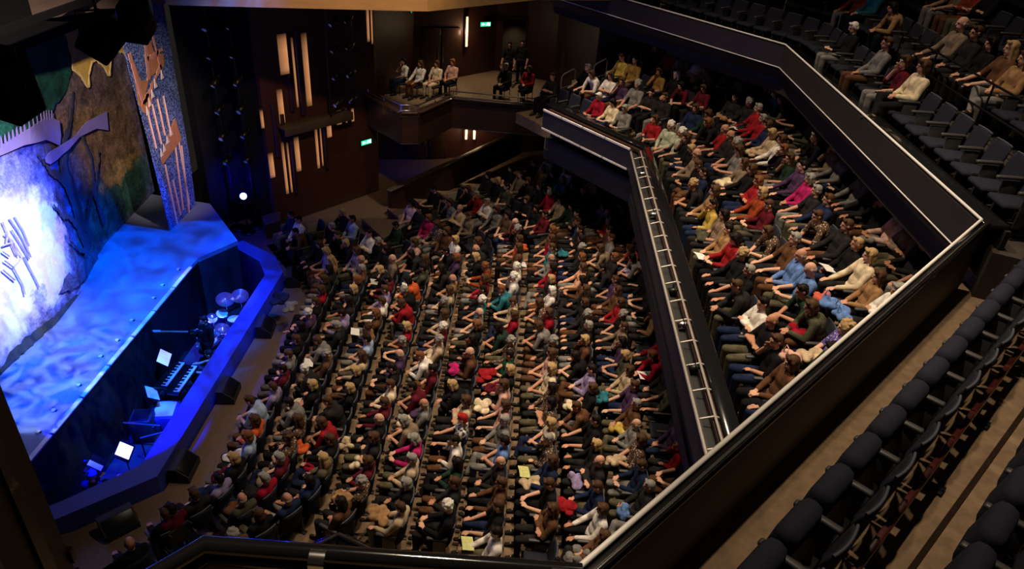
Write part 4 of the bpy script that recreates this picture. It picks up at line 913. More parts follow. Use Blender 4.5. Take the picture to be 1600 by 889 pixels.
# looped steel handrails where the circle rows end at the far side
for i, k in enumerate((1, 2, 3)):
    x, y, p = circle.path(k, circle.smax(k) + 0.30); c, s_ = math.cos(p), math.sin(p)
    e = thing('aisle_handrail', 'looped steel handrail at the far ends of circle rows, %s from the circle front' % ORD[i], 'handrail', (x, y, circle.zk(k)), p, 'circle aisle handrails')
    MB().tube([(-0.5, 0, 0.0), (-0.5, 0, 0.78), (-0.42, 0, 0.86), (0.0, 0, 0.98), (0.08, 0, 0.92), (0.08, 0, 0.0)], 0.02, 8).build('rail', MT['grey_steel'], e)
    MB().tube([(-0.5, 0, 0.4), (0.08, 0, 0.45)], 0.012, 8).build('bar', MT['grey_steel'], e)
# ================================================================= CIRCLE FRONT LIGHTING RAIL
t = thing('lighting_rail', 'long steel lighting tube with ladder brackets along circle front', 'lighting rail', (2.85, -1.0, 5.05)); O = Vector((2.85, -1.0, 5.05))
MB().tube([Vector((2.79, 4.60, 5.12)) - O, Vector((2.79, -6.9, 5.12)) - O], 0.027, 12).build('tube', MT['grey_steel'], t)
MB().tube([Vector((3.03, 4.5, 5.20)) - O, Vector((3.03, -6.9, 5.20)) - O], 0.022, 8).build('tube', MT['grey_steel'], t)
for i in range(18):
    y = 4.1 - i * 0.62; b = MB(); b.tube([Vector((2.80, y, 5.12)) - O, Vector((3.03, y, 5.20)) - O, Vector((3.16, y, 5.15)) - O], 0.016, 6); b.build('bracket', MT['grey_steel'], t)
for i, (y, kind) in enumerate(((3.2, 0), (0.9, 0), (-2.3, 1), (-3.4, 0), (-4.6, 1))):
    l = thing('lantern', ['small steel spotlight clamped on circle lighting rail, ', 'black box lantern clamped under circle lighting rail, '][kind] + ORD[i] + ' from the far end', 'stage light', (2.95, y, 5.12), 0, 'circle front lanterns')
    b = MB(); b.lathe([(0.001, -0.12), (0.06, -0.12), (0.075, -0.02), (0.075, 0.10), (0.06, 0.11), (0.001, 0.10)], (0, 0, -0.02), 14, Vector((-1, 0, -0.25))); b.build('housing', MT['black_metal'] if kind else MT['chrome'], l)
    b = MB(); b.tube([(0, -0.09, -0.02), (0, -0.09, 0.09), (0, 0.09, 0.09), (0, 0.09, -0.02)], 0.008, 6); b.build('yoke', MT['black_metal'], l)

# ================================================================= FRONT CLOTH AND PAINTED LEG
PATH = [(-9, -11.7), (-5, -11.6), (-1, -11.47), (0.5, -11.45), (1.8, -11.62), (3.2, -12.02), (4.5, -12.28), (9, -12.6)]
def dropx(y):
    for (a, x0), (c, x1) in zip(PATH, PATH[1:]):
        if y <= c: return x0 + (x1 - x0) * (y - a) / (c - a)
    return PATH[-1][1]
def paint_material(name, blobs, base, scale=2.2, warp=0.55, detail=7):
    """scene paint: patches of colour with ragged brushed edges, laid out on the cloth's own y/z"""
    m = bpy.data.materials.new(name); m.use_nodes = True; nt = m.node_tree; bs = nt.nodes['Principled BSDF']; bs.inputs['Roughness'].default_value = 0.85; bs.inputs['Specular IOR Level'].default_value = 0.2
    tc = nt.nodes.new('ShaderNodeTexCoord'); n = nt.nodes.new('ShaderNodeTexNoise'); n.inputs['Scale'].default_value = scale; n.inputs['Detail'].default_value = detail; n.inputs['Roughness'].default_value = 0.65
    nt.links.new(tc.outputs['Object'], n.inputs['Vector'])
    sub = nt.nodes.new('ShaderNodeVectorMath'); sub.operation = 'SUBTRACT'; sub.inputs[1].default_value = (0.5, 0.5, 0.5); nt.links.new(n.outputs['Color'], sub.inputs[0])
    sc = nt.nodes.new('ShaderNodeVectorMath'); sc.operation = 'SCALE'; sc.inputs['Scale'].default_value = warp * 3; nt.links.new(sub.outputs[0], sc.inputs[0])
    ad = nt.nodes.new('ShaderNodeVectorMath'); ad.operation = 'ADD'; nt.links.new(tc.outputs['Object'], ad.inputs[0]); nt.links.new(sc.outputs[0], ad.inputs[1])
    mulv = nt.nodes.new('ShaderNodeVectorMath'); mulv.operation = 'MULTIPLY'; mulv.inputs[1].default_value = (0, 1, 1); nt.links.new(ad.outputs[0], mulv.inputs[0])
    last = None
    for (y, z, ry, rz, col) in blobs:
        s1 = nt.nodes.new('ShaderNodeVectorMath'); s1.operation = 'SUBTRACT'; s1.inputs[1].default_value = (0, y, z); nt.links.new(mulv.outputs[0], s1.inputs[0])
        s2 = nt.nodes.new('ShaderNodeVectorMath'); s2.operation = 'MULTIPLY'; s2.inputs[1].default_value = (0, 1 / ry, 1 / rz); nt.links.new(s1.outputs[0], s2.inputs[0])
        ln = nt.nodes.new('ShaderNodeVectorMath'); ln.operation = 'LENGTH'; nt.links.new(s2.outputs[0], ln.inputs[0])
        mr = nt.nodes.new('ShaderNodeMapRange'); mr.interpolation_type = 'SMOOTHSTEP'; mr.inputs[1].default_value = 0.55; mr.inputs[2].default_value = 1.25; mr.inputs[3].default_value = 1; mr.inputs[4].default_value = 0
        nt.links.new(ln.outputs['Value'], mr.inputs[0])
        mx = nt.nodes.new('ShaderNodeMix'); mx.data_type = 'RGBA'; mx.inputs[7].default_value = (*col, 1); nt.links.new(mr.outputs[0], mx.inputs[0])
        if last is None: mx.inputs[6].default_value = (*base, 1)
        else: nt.links.new(last, mx.inputs[6])
        last = mx.outputs[2]
    def grain(kind, sc_, lo, hi, a0, a1):
        v = nt.nodes.new('ShaderNodeTexNoise' if kind == 'n' else 'ShaderNodeTexVoronoi'); v.inputs['Scale'].default_value = sc_
        if kind == 'n': v.inputs['Detail'].default_value = 8; v.inputs['Roughness'].default_value = 0.62; v.inputs['Distortion'].default_value = 0.6
        nt.links.new(tc.outputs['Object'], v.inputs['Vector'])
        mr = nt.nodes.new('ShaderNodeMapRange'); mr.inputs[1].default_value = lo; mr.inputs[2].default_value = hi; mr.inputs[3].default_value = a0; mr.inputs[4].default_value = a1
        nt.links.new(v.outputs[0] if kind == 'n' else v.outputs['Distance'], mr.inputs[0]); return mr.outputs[0]
    g1 = grain('n', 2.6, 0.36, 0.64, 0.45, 1.5); g2 = grain('n', 14, 0.35, 0.65, 0.6, 1.35); g3 = grain('v', 17, 0.0, 0.6, 1.25, 0.75)
    m1 = nt.nodes.new('ShaderNodeMath'); m1.operation = 'MULTIPLY'; nt.links.new(g1, m1.inputs[0]); nt.links.new(g2, m1.inputs[1])
    m2 = nt.nodes.new('ShaderNodeMath'); m2.operation = 'MULTIPLY'; nt.links.new(m1.outputs[0], m2.inputs[0]); nt.links.new(g3, m2.inputs[1])
    # brush grain shows most in the dark foliage colours, little in the pale mist
    bw = nt.nodes.new('ShaderNodeRGBToBW'); nt.links.new(last, bw.inputs[0])
    mf = nt.nodes.new('ShaderNodeMapRange'); mf.inputs[1].default_value = 0.15; mf.inputs[2].default_value = 0.6; mf.inputs[3].default_value = 1.0; mf.inputs[4].default_value = 0.22; nt.links.new(bw.outputs[0], mf.inputs[0])
    mm_ = nt.nodes.new('ShaderNodeMix'); mm_.inputs[2].default_value = 1.0; nt.links.new(mf.outputs[0], mm_.inputs[0]); nt.links.new(m2.outputs[0], mm_.inputs[3])
    ml = nt.nodes.new('ShaderNodeVectorMath'); ml.operation = 'SCALE'; nt.links.new(last, ml.inputs[0]); nt.links.new(mm_.outputs[0], ml.inputs['Scale'])
    nt.links.new(ml.outputs[0], bs.inputs['Base Color']); return m
CLOTH_PAINT = paint_material('painted_cloth', [
    (5.4, 4.4, 3.4, 2.8, (0.13, 0.085, 0.075)), (7.2, 3.4, 1.0, 1.6, (0.17, 0.11, 0.07)), (5.8, 3.4, 1.6, 1.4, (0.20, 0.115, 0.06)), (4.2, 5.6, 0.9, 0.7, (0.17, 0.12, 0.13)), (4.9, 4.6, 0.6, 0.5, (0.26, 0.16, 0.08)), (3.7, 5.0, 0.5, 0.5, (0.22, 0.13, 0.09)), (5.6, 1.8, 3.4, 1.0, (0.035, 0.11, 0.075)), (6.3, 2.6, 1.6, 0.32, (0.34, 0.22, 0.07)),
    (2.9, 6.0, 1.1, 0.9, (0.22, 0.14, 0.60)), (1.9, 5.7, 0.9, 1.0, (0.05, 0.06, 0.72)), (2.9, 3.0, 1.0, 1.4, (0.05, 0.07, 0.19)), (3.4, 2.2, 0.6, 0.6, (0.06, 0.16, 0.12)), (2.0, 4.3, 0.9, 0.7, (0.10, 0.13, 0.58)), (0.3, 4.9, 1.3, 0.5, (0.22, 0.25, 0.80)),
    (0.2, 3.3, 1.7, 1.35, (0.86, 0.83, 0.86)), (-0.9, 4.2, 1.0, 0.9, (0.85, 0.86, 0.9)), (0.9, 2.2, 1.1, 0.8, (0.80, 0.72, 0.80)), (-0.9, 2.2, 1.3, 1.0, (0.76, 0.72, 0.78)), (2.0, 2.75, 0.32, 0.4, (0.62, 0.42, 0.42)), (1.7, 3.4, 0.5, 0.3, (0.45, 0.62, 0.80)), (0.35, 1.9, 0.28, 0.32, (0.36, 0.38, 0.65))],
    (0.16, 0.16, 0.30), 2.4, 0.42)
t = thing('front_cloth', 'painted fairy-tale forest stage cloth with ribbon and golden arch', 'stage cloth', (-11.6, 0, 1.0)); O = Vector((-11.6, 0, 1.0))
b = MB(); ys = [-8 + 16.2 * i / 70 for i in range(71)]; vs = []
for y in ys:
    for z in (1.0, 7.9): vs.append(Vector((dropx(y) + 0.03 * math.sin(y * 3.1) * (z > 2), y, z)) - O)
b.add(vs, [(2 * i, 2 * i + 2, 2 * i + 3, 2 * i + 1) for i in range(70)], True)
b.v += [(x - 0.02, y, z) for x, y, z in b.v]; k = len(vs); b.f += [tuple(k + j for j in f[::-1]) for f in b.f]; b.sm += b.sm[:]
c0 = b.build('cloth', CLOTH_PAINT, t); c0.location = O - O
# material space: the paint is laid out in real y and height, so shift the mesh origin
for v in c0.data.vertices: v.co.z += 1.0
c0.location = (0, 0, -1.0)
def ragged(poly, amp, seed=1):
    rr = random.Random(seed); out = []
    for i, p in enumerate(poly):
        q = poly[(i + 1) % len(poly)]; L = math.hypot(q[0] - p[0], q[1] - p[1]); n = max(1, int(L / (amp * 2.2)))
        for k in range(n):
            f = k / n; j = amp if k else amp * 0.3
            out.append((p[0] + (q[0] - p[0]) * f + rr.uniform(-j, j), p[1] + (q[1] - p[1]) * f + rr.uniform(-j, j)))
    return out
from mathutils.geometry import tessellate_polygon
def motif(name, poly, material, lift=0.05, parent=t, plane=None):
    """a painted shape lying on the cloth, 12 mm thick, following the cloth's folds"""
    tri = tessellate_polygon([[Vector((y, z, 0)) for y, z in poly]])
    bm = bmesh.new(); vv = [bm.verts.new((0, y, z)) for y, z in poly]
    for q in tri:
        try: bm.faces.new([vv[i] for i in q])
        except ValueError: pass
    for _ in range(5):
        long = [e for e in bm.edges if e.calc_length() > 0.35]
        if not long or plane is not None: break
        bmesh.ops.subdivide_edges(bm, edges=long, cuts=1, use_grid_fill=True); bmesh.ops.triangulate(bm, faces=bm.faces[:])
    for f in bm.faces:
        f.normal_update()
        if f.normal.x < 0: f.normal_flip()
    for v in bm.verts: v.co.x = (plane if plane is not None else dropx(v.co.y) + 0.035 + lift) - parent.location.x; v.co.y -= parent.location.y; v.co.z -= parent.location.z
    r = bmesh.ops.extrude_face_region(bm, geom=bm.faces[:])
    for g_ in r['geom']:
        if isinstance(g_, bmesh.types.BMVert): g_.co.x += 0.012
    bm.normal_update(); me = bpy.data.meshes.new(name); bm.to_mesh(me); bm.free(); me.materials.append(material); return ob(name, me, parent)
PT = lambda nm, col, a=0.3, s=6: mat('paint_' + nm, col, 0.85, noise_s=s, noise_a=a)
GOLD = PT('gold', (0.60, 0.38, 0.07)); LAV = PT('lavender', (0.22, 0.17, 0.44), 0.2, 3); TRUNK = PT('bark', (0.030, 0.030, 0.050), 0.6, 4); VINE = PT('vine', (0.035, 0.040, 0.030), 0.7, 8); INK = PT('ink', (0.42, 0.38, 0.66))
GREEN = paint_material('paint_leaves', [(0.6, 6.7, 0.5, 0.5, (0.03, 0.20, 0.08)), (-0.4, 6.2, 0.5, 0.5, (0.03, 0.19, 0.09)), (1.2, 7.2, 0.6, 0.4, (0.04, 0.22, 0.10))], (0.008, 0.070, 0.045), 5, 0.3)
SHRUB = paint_material('paint_shrub', [(1.2, 2.2, 0.25, 0.25, (0.5, 0.38, 0.42)), (1.8, 2.6, 0.25, 0.25, (0.45, 0.32, 0.40))], (0.10, 0.09, 0.13), 8, 0.3)
g = motif('painted_leaves', ragged(MOTIF['green'], 0.12), GREEN, 0.0); 
for v in g.data.vertices: v.co.z += 1.0
g.location = (0, 0, -1.0)
motif('painted_vine', ragged(MOTIF['vine'], 0.05), VINE, 0.02); motif('painted_arch', MOTIF['gold_arch'], GOLD, 0.02)
def stroke(pts, w0, w1, seed):
    L, Rr = [], []; n = len(pts)
    for i, (y, z) in enumerate(pts):
        a_, c_ = pts[max(0, i - 1)], pts[min(n - 1, i + 1)]; d = math.hypot(c_[0] - a_[0], c_[1] - a_[1]); w_ = (w0 + (w1 - w0) * i / (n - 1)) / 2
        L.append((y - (c_[1] - a_[1]) / d * w_, z + (c_[0] - a_[0]) / d * w_)); Rr.append((y + (c_[1] - a_[1]) / d * w_, z - (c_[0] - a_[0]) / d * w_))
    return ragged(L + Rr[::-1], 0.035, seed)
for i, (pts, w0, w1) in enumerate((([(3.5, 1.5), (3.2, 2.2), (3.3, 3.0), (3.1, 3.8), (3.4, 4.6), (3.2, 5.2)], 0.75, 0.28), ([(3.25, 3.4), (2.7, 4.0), (2.3, 4.3), (1.9, 4.9)], 0.32, 0.06), ([(3.2, 4.0), (3.7, 4.6), (4.3, 4.9), (4.8, 5.5)], 0.30, 0.06),
        ([(3.0, 2.4), (2.6, 2.9), (2.2, 3.1), (1.9, 3.6)], 0.22, 0.04), ([(3.3, 4.8), (2.8, 5.3), (2.7, 5.9)], 0.2, 0.05), ([(3.4, 2.0), (4.1, 2.6), (4.8, 2.9), (5.3, 3.6)], 0.22, 0.05), ([(4.6, 1.6), (4.5, 2.6), (4.8, 3.6), (4.6, 4.4)], 0.20, 0.06), ([(2.2, 2.4), (2.6, 1.9), (3.2, 1.5)], 0.05, 0.2))):
    motif('painted_branch', stroke(pts, w0, w1, i), TRUNK, 0.005 + 0.004 * i)
GOLDL = PT('gold_light', (0.75, 0.55, 0.20))
for i in range(len(MOTIF['gold_arch']) - 1):
    a_, c_ = MOTIF['gold_arch'][i], MOTIF['gold_arch'][i + 1]
    if 10 < i < 27: motif('painted_rib', stroke([a_, ((a_[0] + c_[0]) / 2, (a_[1] + c_[1]) / 2), c_], 0.07, 0.07, i), GOLDL, 0.03)
g = motif('painted_shrub', ragged(MOTIF['shrub'], 0.08), SHRUB, 0.03)
for v in g.data.vertices: v.co.z += 1.0
g.location = (0, 0, -1.0)
motif('painted_ribbon', MOTIF['banner_left'], LAV, 0.04); motif('painted_ribbon', MOTIF['banner_right'], LAV, 0.05)
for ln in MOTIF['sk'] + MOTIF['sk3']:
    b = MB(); b.tube([Vector((dropx(y) + 0.06, y, z)) - O for y, z in ln], 0.022, 5); b.build('painted_line', INK, t)
# spiky lettering strokes above the ribbon
bl = MOTIF['banner_left']
for a, c in ((0, 1), (1, 2), (2, 3), (3, 4)):
    for f in (0.15, 0.4, 0.65, 0.9):
        y = bl[a][0] + (bl[c][0] - bl[a][0]) * f; z = bl[a][1] + (bl[c][1] - bl[a][1]) * f
        motif('painted_flourish', [(y - 0.05, z - 0.03), (y + 0.05, z - 0.03), (y + 0.09, z + 0.18), (y + 0.03, z + 0.13)], LAV, 0.045)
tw = thing('painted_leg', 'blue speckled scenery leg painted with pink organ-pipe tower', 'scenery flat', (-10.8, 6.5, 1.0))
BLUEP = paint_material('paint_speckle', [(6.5, 4, 9, 9, (0.05, 0.10, 0.35))], (0.05, 0.10, 0.35), 20, 0.1)
nt = BLUEP.node_tree; bs = nt.nodes['Principled BSDF']; vv = nt.nodes.new('ShaderNodeTexNoise'); vv.inputs['Scale'].default_value = 26; tcn = nt.nodes.new('ShaderNodeTexCoord'); nt.links.new(tcn.outputs['Object'], vv.inputs['Vector'])
rp = nt.nodes.new('ShaderNodeValToRGB'); rp.color_ramp.elements[0].position = 0.42; rp.color_ramp.elements[0].color = (0.015, 0.025, 0.09, 1); rp.color_ramp.elements[1].position = 0.66; rp.color_ramp.elements[1].color = (0.25, 0.36, 0.75, 1)
nt.links.new(vv.outputs[0], rp.inputs[0]); nt.links.new(rp.outputs[0], bs.inputs['Base Color'])
def leg(name, poly, m, x): return motif(name, poly, m, 0, tw, x)
b = MB(); lp = [(5.55, 1.0), (7.45, 1.0), (7.62, 2.5), (7.75, 8.2), (5.15, 8.2), (5.2, 6.0), (5.4, 4.0)]
leg('flat', lp, BLUEP, -10.83)
PIPE = PT('pipe', (0.62, 0.27, 0.20), 0.2, 3); PIPEL = PT('pipe_light', (0.80, 0.66, 0.62), 0.15, 3); TWR = PT('tower', (0.50, 0.20, 0.08), 0.35, 5)
for a, c in LEG['pipes']:
    leg('painted_pipe', [(a[0] - 0.055, a[1]), (a[0] + 0.055, a[1]), (c[0] + 0.05, c[1]), (c[0] - 0.05, c[1])], PIPE, -10.805)
    leg('painted_highlight', [(a[0] - 0.02, a[1]), (a[0] + 0.01, a[1]), (c[0] + 0.01, c[1]), (c[0] - 0.02, c[1])], PIPEL, -10.79)
for q in LEG['caps']: leg('painted_cornice', q, TWR, -10.80)
for q in LEG['tower']: leg('painted_turret', q, TWR, -10.81)
for y, z in LEG['pips']: leg('painted_pinnacle', [(y - 0.09, z - 0.11), (y + 0.09, z - 0.11), (y, z + 0.13)], PIPEL, -10.785)
for a_, c_, w_ in (((5.35, 6.5), (5.50, 5.05), 0.16), ((6.30, 6.65), (6.05, 5.55), 0.2), ((5.95, 8.1), (6.25, 6.6), 0.3), ((6.75, 6.6), (6.85, 5.6), 0.12), ((5.55, 5.05), (6.9, 5.75), 0.14), ((6.2, 6.1), (7.15, 6.15), 0.14), ((6.25, 6.75), (6.9, 6.75), 0.10)):
    leg('painted_column', stroke([a_, ((a_[0] + c_[0]) / 2, (a_[1] + c_[1]) / 2), c_], w_, w_ * 0.8, 3), PIPE, -10.80)
# footlights along the stage edge
for i in range(9):
    y = -3.4 + i * 0.85 + (0.2 if i % 3 == 0 else 0)
    l = thing('footlight', 'small blue-white footlight dot on stage edge, %s from the near end' % ORD[i], 'stage light', (-9.62 - 0.06 * (i % 2), y, 1.0), 0, 'footlights')
    MB().lathe([(0.001, 0.0), (0.05, 0.0), (0.045, 0.03), (0.001, 0.035)], (0, 0, 0), 12).build('housing', MT['white'], l)
    MB().box((0.05, 0.0, 0.012), (0.05, 0.06, 0.024), 0, 0.006).build('bracket', MT['black_metal'], l)

# ================================================================= ORCHESTRA PIT
def keyboard(name, label, a, c, z, wd):
    a, c = Vector((*a, z)), Vector((*c, z)); L = (c - a).length; t = thing(name, label, 'keyboard', (a + c) / 2 - Vector((0, 0, 0)), math.atan2(c.y - a.y, c.x - a.x))
    MB().box((0, 0.05, -0.05), (L + 0.1, wd + 0.16, 0.08), 0, 0.015).build('case', MT['black_metal'], t)
    b = MB(); n = 29
    for i in range(n): b.box((-L / 2 + L * (i + 0.5) / n, -0.03, 0.0), (L / n * 0.88, 0.15, 0.025))
    b.build('white_keys', MT['keys_white'], t)
    b = MB()
    for i in range(n - 1):
        if i % 7 not in (2, 6): b.box((-L / 2 + L * (i + 1) / n, 0.0, 0.018), (L / n * 0.5, 0.09, 0.02))
    b.box((0, 0.03, 0.006), (L, 0.02, 0.012)); b.build('black_keys', MT['black_metal'], t)
    for s in (-1, 1):
        b = MB(); b.tube([(s * L * 0.35, -0.12, -0.09), (s * L * 0.35, 0.12, -1.3 - z + 0.0)], 0.016, 6); b.tube([(s * L * 0.35, 0.14, -0.09), (s * L * 0.35, -0.12, -1.3 - z)], 0.016, 6); b.build('stand_leg', MT['black_metal'], t)
    return t
keyboard('keyboard', 'upper stage keyboard beside the white score in the pit', (-8.76, 0.02), (-8.72, 0.98), -0.36, 0.18)
keyboard('keyboard', 'lower stage keyboard nearest the blue pit rim', (-8.42, -0.08), (-8.40, 0.98), -0.44, 0.18)
def music_stand(label, loc, rz, sheet, m, grp='music stands in the pit'):
    t = thing('music_stand', label, 'music stand', (loc[0], loc[1], -1.3), rz, grp); h = loc[2] + 1.3
    MB().tube([(0, 0, 0.02), (0, 0, h)], 0.013, 8).build('pole', MT['black_metal'], t)
    for a in range(3): MB().tube([(0, 0, 0.22), (0.28 * math.cos(a * 2.1), 0.28 * math.sin(a * 2.1), 0.012)], 0.009, 6).build('foot', MT['black_metal'], t)
    MB().box((0.02, 0, h), (0.03, 0.52, 0.34), 0, 0.008, -0.9).build('desk', MT['black_metal'], t)
    s = thing('sheet_music', label.replace('music stand', 'sheet music').replace('black', 'white'), 'sheet music', (loc[0], loc[1], loc[2]), rz)
    for d, w in (((-1, sheet), (1, sheet)) if sheet > 0.15 else ((0, sheet * 2),)):
        b = MB(); b.box((0.045 - 0.03, d * sheet / 2 * 1.03, 0.03), (0.004, sheet, 0.31), 0, 0, -0.9); b.build('page', m, s)
    return t
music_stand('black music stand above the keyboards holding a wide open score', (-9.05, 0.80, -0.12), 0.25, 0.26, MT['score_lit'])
music_stand('black music stand at the near end with bright page', (-8.42, -2.52, -0.1), 0.2, 0.19, mat('bright_page', (0.9, 0.9, 0.9), 0.7, emit=((0.9, 0.92, 1.0), 0.8)))  # page brightness painted in: the paper itself emits
music_stand('black music stand with dim cream page beside blue-capped player', (-8.88, -2.92, -0.2), 0.1, 0.14, MT['white'])
music_stand('black music stand with blue-lit papers under the keyboards', (-8.95, -0.22, -0.45), 0.6, 0.24, MT['white'])
# drum kit
dk = thing('drum_kit', 'drum kit with bronze cymbals under blue light in pit', 'drum kit', (-8.5, 3.0, -1.3)); O = Vector((-8.5, 3.0, -1.3))
def drum(nm, c, r, h, tilt=(0, 0, 1)):
    ax = Vector(tilt).normalized(); c = Vector(c) - O; d = MB().lathe([(0.001, -h), (r, -h), (r, 0)], c, 22, ax).build(nm, MT['drum_shell'], dk)
    MB().lathe([(r * 0.96, 0.003), (0.001, 0.004)], c, 22, ax).build('drum_head', MT['drum_skin'], d)
    MB().lathe([(r, -0.02), (r + 0.012, -0.02), (r + 0.012, 0.012), (r - 0.01, 0.012)], c, 22, ax).build('hoop', MT['chrome'], d)
drum('bass_drum', (-8.75, 3.1, -0.95), 0.30, 0.40, (0.2, -1, 0.15)); drum('rack_tom', (-8.76, 3.12, -0.42), 0.16, 0.2, (0.3, -0.3, 1)); drum('rack_tom', (-8.58, 3.42, -0.42), 0.17, 0.22, (0.2, -0.3, 1)); drum('floor_tom', (-8.24, 3.42, -0.58), 0.20, 0.35); drum('snare_drum', (-8.2, 2.75, -0.62), 0.18, 0.14); drum('floor_tom', (-8.9, 2.75, -0.6), 0.19, 0.3)
for c, r, tl in (((-8.48, 3.56, 0.0), 0.26, (0.3, -0.35, 1)), ((-8.13, 3.80, 0.0), 0.25, (0.2, -0.4, 1)), ((-8.14, 2.42, -0.2), 0.21, (0.3, -0.1, 1)), ((-8.62, 2.9, -0.15), 0.13, (0.2, 0, 1))):
    q = Vector(c) - O; y = MB().lathe([(0.001, 0.03), (0.04, 0.022), (0.05, 0.008), (r, -0.012), (r, -0.016), (0.001, 0.0)], q, 26, Vector(tl).normalized()).build('cymbal', MT['cymbal'], dk)
    MB().tube([q, (q.x, q.y, 0.0)], 0.010, 6).build('stand', MT['chrome'], y)
person((-8.62, 2.28, -1.32), PI * 1.35, 'white', 'short:dark', 'drummer in white sitting behind the drum kit', pose=None, P=PLAY)
person((-8.02, 1.12, -1.36), 0.15, 'black', 'short:dark', 'keyboard player in black bent over the keyboards in the pit', P=PLAY, trousers='black')
person((-8.45, 1.82, -1.30), 0.9, 'black', 'short:dark', 'guitarist in black standing behind the raised guitar neck in pit', P=STAND, trousers='black')
person((-8.72, -3.25, -1.34), -1.6, 'navy', 'beanie:sage', 'player with a cap under blue light at pit end', P=PLAY, trousers='black')
for mm in [o for o in bpy.data.objects if o.name.startswith('hat') and o.parent and 'player with a cap' in o.parent.get('label', '')]: mm.color = (0.05, 0.08, 0.5, 1)
for y in (-8.72,):
    st = thing('stool', 'black drum stool under the drummer', 'stool', (-8.62, 2.28, -1.3)); MB().lathe([(0.001, 0.46), (0.17, 0.45), (0.17, 0.40), (0.001, 0.40)], (0, 0, 0), 16).build('seat', MT['black'], st)
    for a in range(3): MB().tube([(0, 0, 0.4), (0.2 * math.cos(a * 2.1), 0.2 * math.sin(a * 2.1), 0.01)], 0.012, 6).build('leg', MT['chrome'], st)
def pit_chair(label, loc, rz):
    c = thing('chair', label, 'chair', loc, rz, None)
    MB().box((-0.03, 0, 0.42), (0.42, 0.42, 0.05), 0, 0.02).build('seat', MT['black'], c); MB().box((0.22, 0, 0.70), (0.03, 0.42, 0.30), 0, 0.01, 0.15).build('backrest', MT['black'], c)
    for x in (-0.2, 0.17):
        for y in (-0.18, 0.18): MB().tube([(x, y, 0.01), (x * 0.9, y, 0.41)], 0.012, 6).build('leg', MT['black_metal'], c)
pit_chair('black chair under the keyboard player', (-8.02, 1.12, -1.3), 0.15); pit_chair('black chair under the capped player', (-8.72, -3.25, -1.3), -1.6)
g = thing('guitar', 'electric guitar with pale neck and headstock raised in the pit', 'guitar', (-8.62, 1.45, 0.32))
MB().tube([(0.0, 0.0, 0.0), (-0.46, -0.48, 0.31)], 0.024, 8).build('neck', MT['wood_neck'], g); MB().box((-0.51, -0.54, 0.36), (0.2, 0.09, 0.03), 0.8, 0.01, 0.4).build('headstock', mat('pale_headstock', (0.6, 0.4, 0.28), 0.4), g)
b = MB(); b.ell((0.10, 0.08, -0.08), (0.14, 0.06, 0.12), 14); b.ell((0.22, 0.16, -0.16), (0.17, 0.06, 0.15), 14); b.build('guitar_body', MT['black_metal'], g)
for i, (loc, d, lab) in enumerate((((-8.62, -0.36, -1.3), (0.6, 0.7, 0.5), 'blue-lit equipment case under the near keyboard end'), ((-8.95, -0.85, -1.3), (0.5, 0.5, 0.7), 'dark amplifier box beside the stage front wall'))):
    e = thing('equipment_case', lab, 'case', loc); MB().box((0, 0, d[2] / 2), d, 0.2, 0.03).build('shell', MT['drum_shell'] if i == 0 else MT['black'], e); MB().box((0, 0, d[2] + 0.01), (d[0] * 0.8, d[1] * 0.8, 0.03), 0.2, 0.01).build('lid', MT['white'] if i == 0 else MT['black_metal'], e)
    MB().tube([(d[0] / 2 + 0.0, -0.1, d[2] * 0.6), (d[0] / 2 + 0.04, -0.1, d[2] * 0.62), (d[0] / 2 + 0.04, 0.1, d[2] * 0.62), (d[0] / 2, 0.1, d[2] * 0.6)], 0.012, 6).build('handle', MT['chrome'], e)
for i, (a, c, lab) in enumerate((((-9.2, -1.2, -0.55), (-8.3, -1.2, -0.55), 'grey horizontal bar across the pit beyond the bright page'), ((-8.6, -1.6, -0.6), (-7.9, -1.2, -0.6), 'grey horizontal bar across the pit beside the rim'))):
    e = thing('pit_divider', lab, 'divider', ((a[0] + c[0]) / 2, (a[1] + c[1]) / 2, -1.3)); O = Vector(e.location)
    MB().tube([Vector(a) - O, Vector(c) - O], 0.025, 8).build('bar', MT['armrest'], e)
    for p in (a, c): MB().tube([Vector(p) - O, Vector((p[0], p[1], -1.3)) - O], 0.018, 8).build('post', MT['black_metal'], e)
mi = thing('microphone_stand', 'thin microphone stand at the near pit corner', 'microphone stand', (-9.05, -3.4, -1.3)); MB().tube([(0, 0, 0.02), (0, 0, 1.35), (0.25, 0.1, 1.6)], 0.011, 6).build('pole', MT['black_metal'], mi); MB().ell((0.29, 0.12, 1.63), (0.035, 0.035, 0.05), 10).build('microphone', MT['drum_shell'], mi); MB().lathe([(0.001, 0.03), (0.15, 0.012), (0.15, 0), (0.001, 0)], (0, 0, 0), 16).build('base', MT['black_metal'], mi)
for i, (x, y, rz) in enumerate(((-6.80, 4.75, 0.25), (-6.78, 2.15, 0.1), (-6.78, -0.55, 0.1), (-6.78, -3.05, 0.05), (-7.40, -4.62, -0.75))):
    e = thing('monitor_speaker', 'black wedge loudspeaker on the floor against pit rim, %s from the far end' % ORD[i], 'speaker', (x, y, 0), rz, 'front fill speakers')
    b = MB(); pr = [(-0.2, 0.0), (0.2, 0.0), (0.2, 0.16), (-0.05, 0.38), (-0.2, 0.38)]; vs = [(px, s * 0.32, pz) for s in (-1, 1) for px, pz in pr]
    b.add(vs, [(0, 1, 2, 3, 4), (9, 8, 7, 6, 5), (0, 5, 6, 1), (1, 6, 7, 2), (2, 7, 8, 3), (3, 8, 9, 4), (4, 9, 5, 0)]); b.build('cabinet', MT['black'], e)
    MB().box((0.085, 0, 0.28), (0.30, 0.56, 0.012), 0, 0.004, 0.72).build('grille', MT['black_metal'], e); MB().box((0, 0.33, 0.2), (0.14, 0.02, 0.03), 0, 0.008).build('handle', MT['armrest'], e)

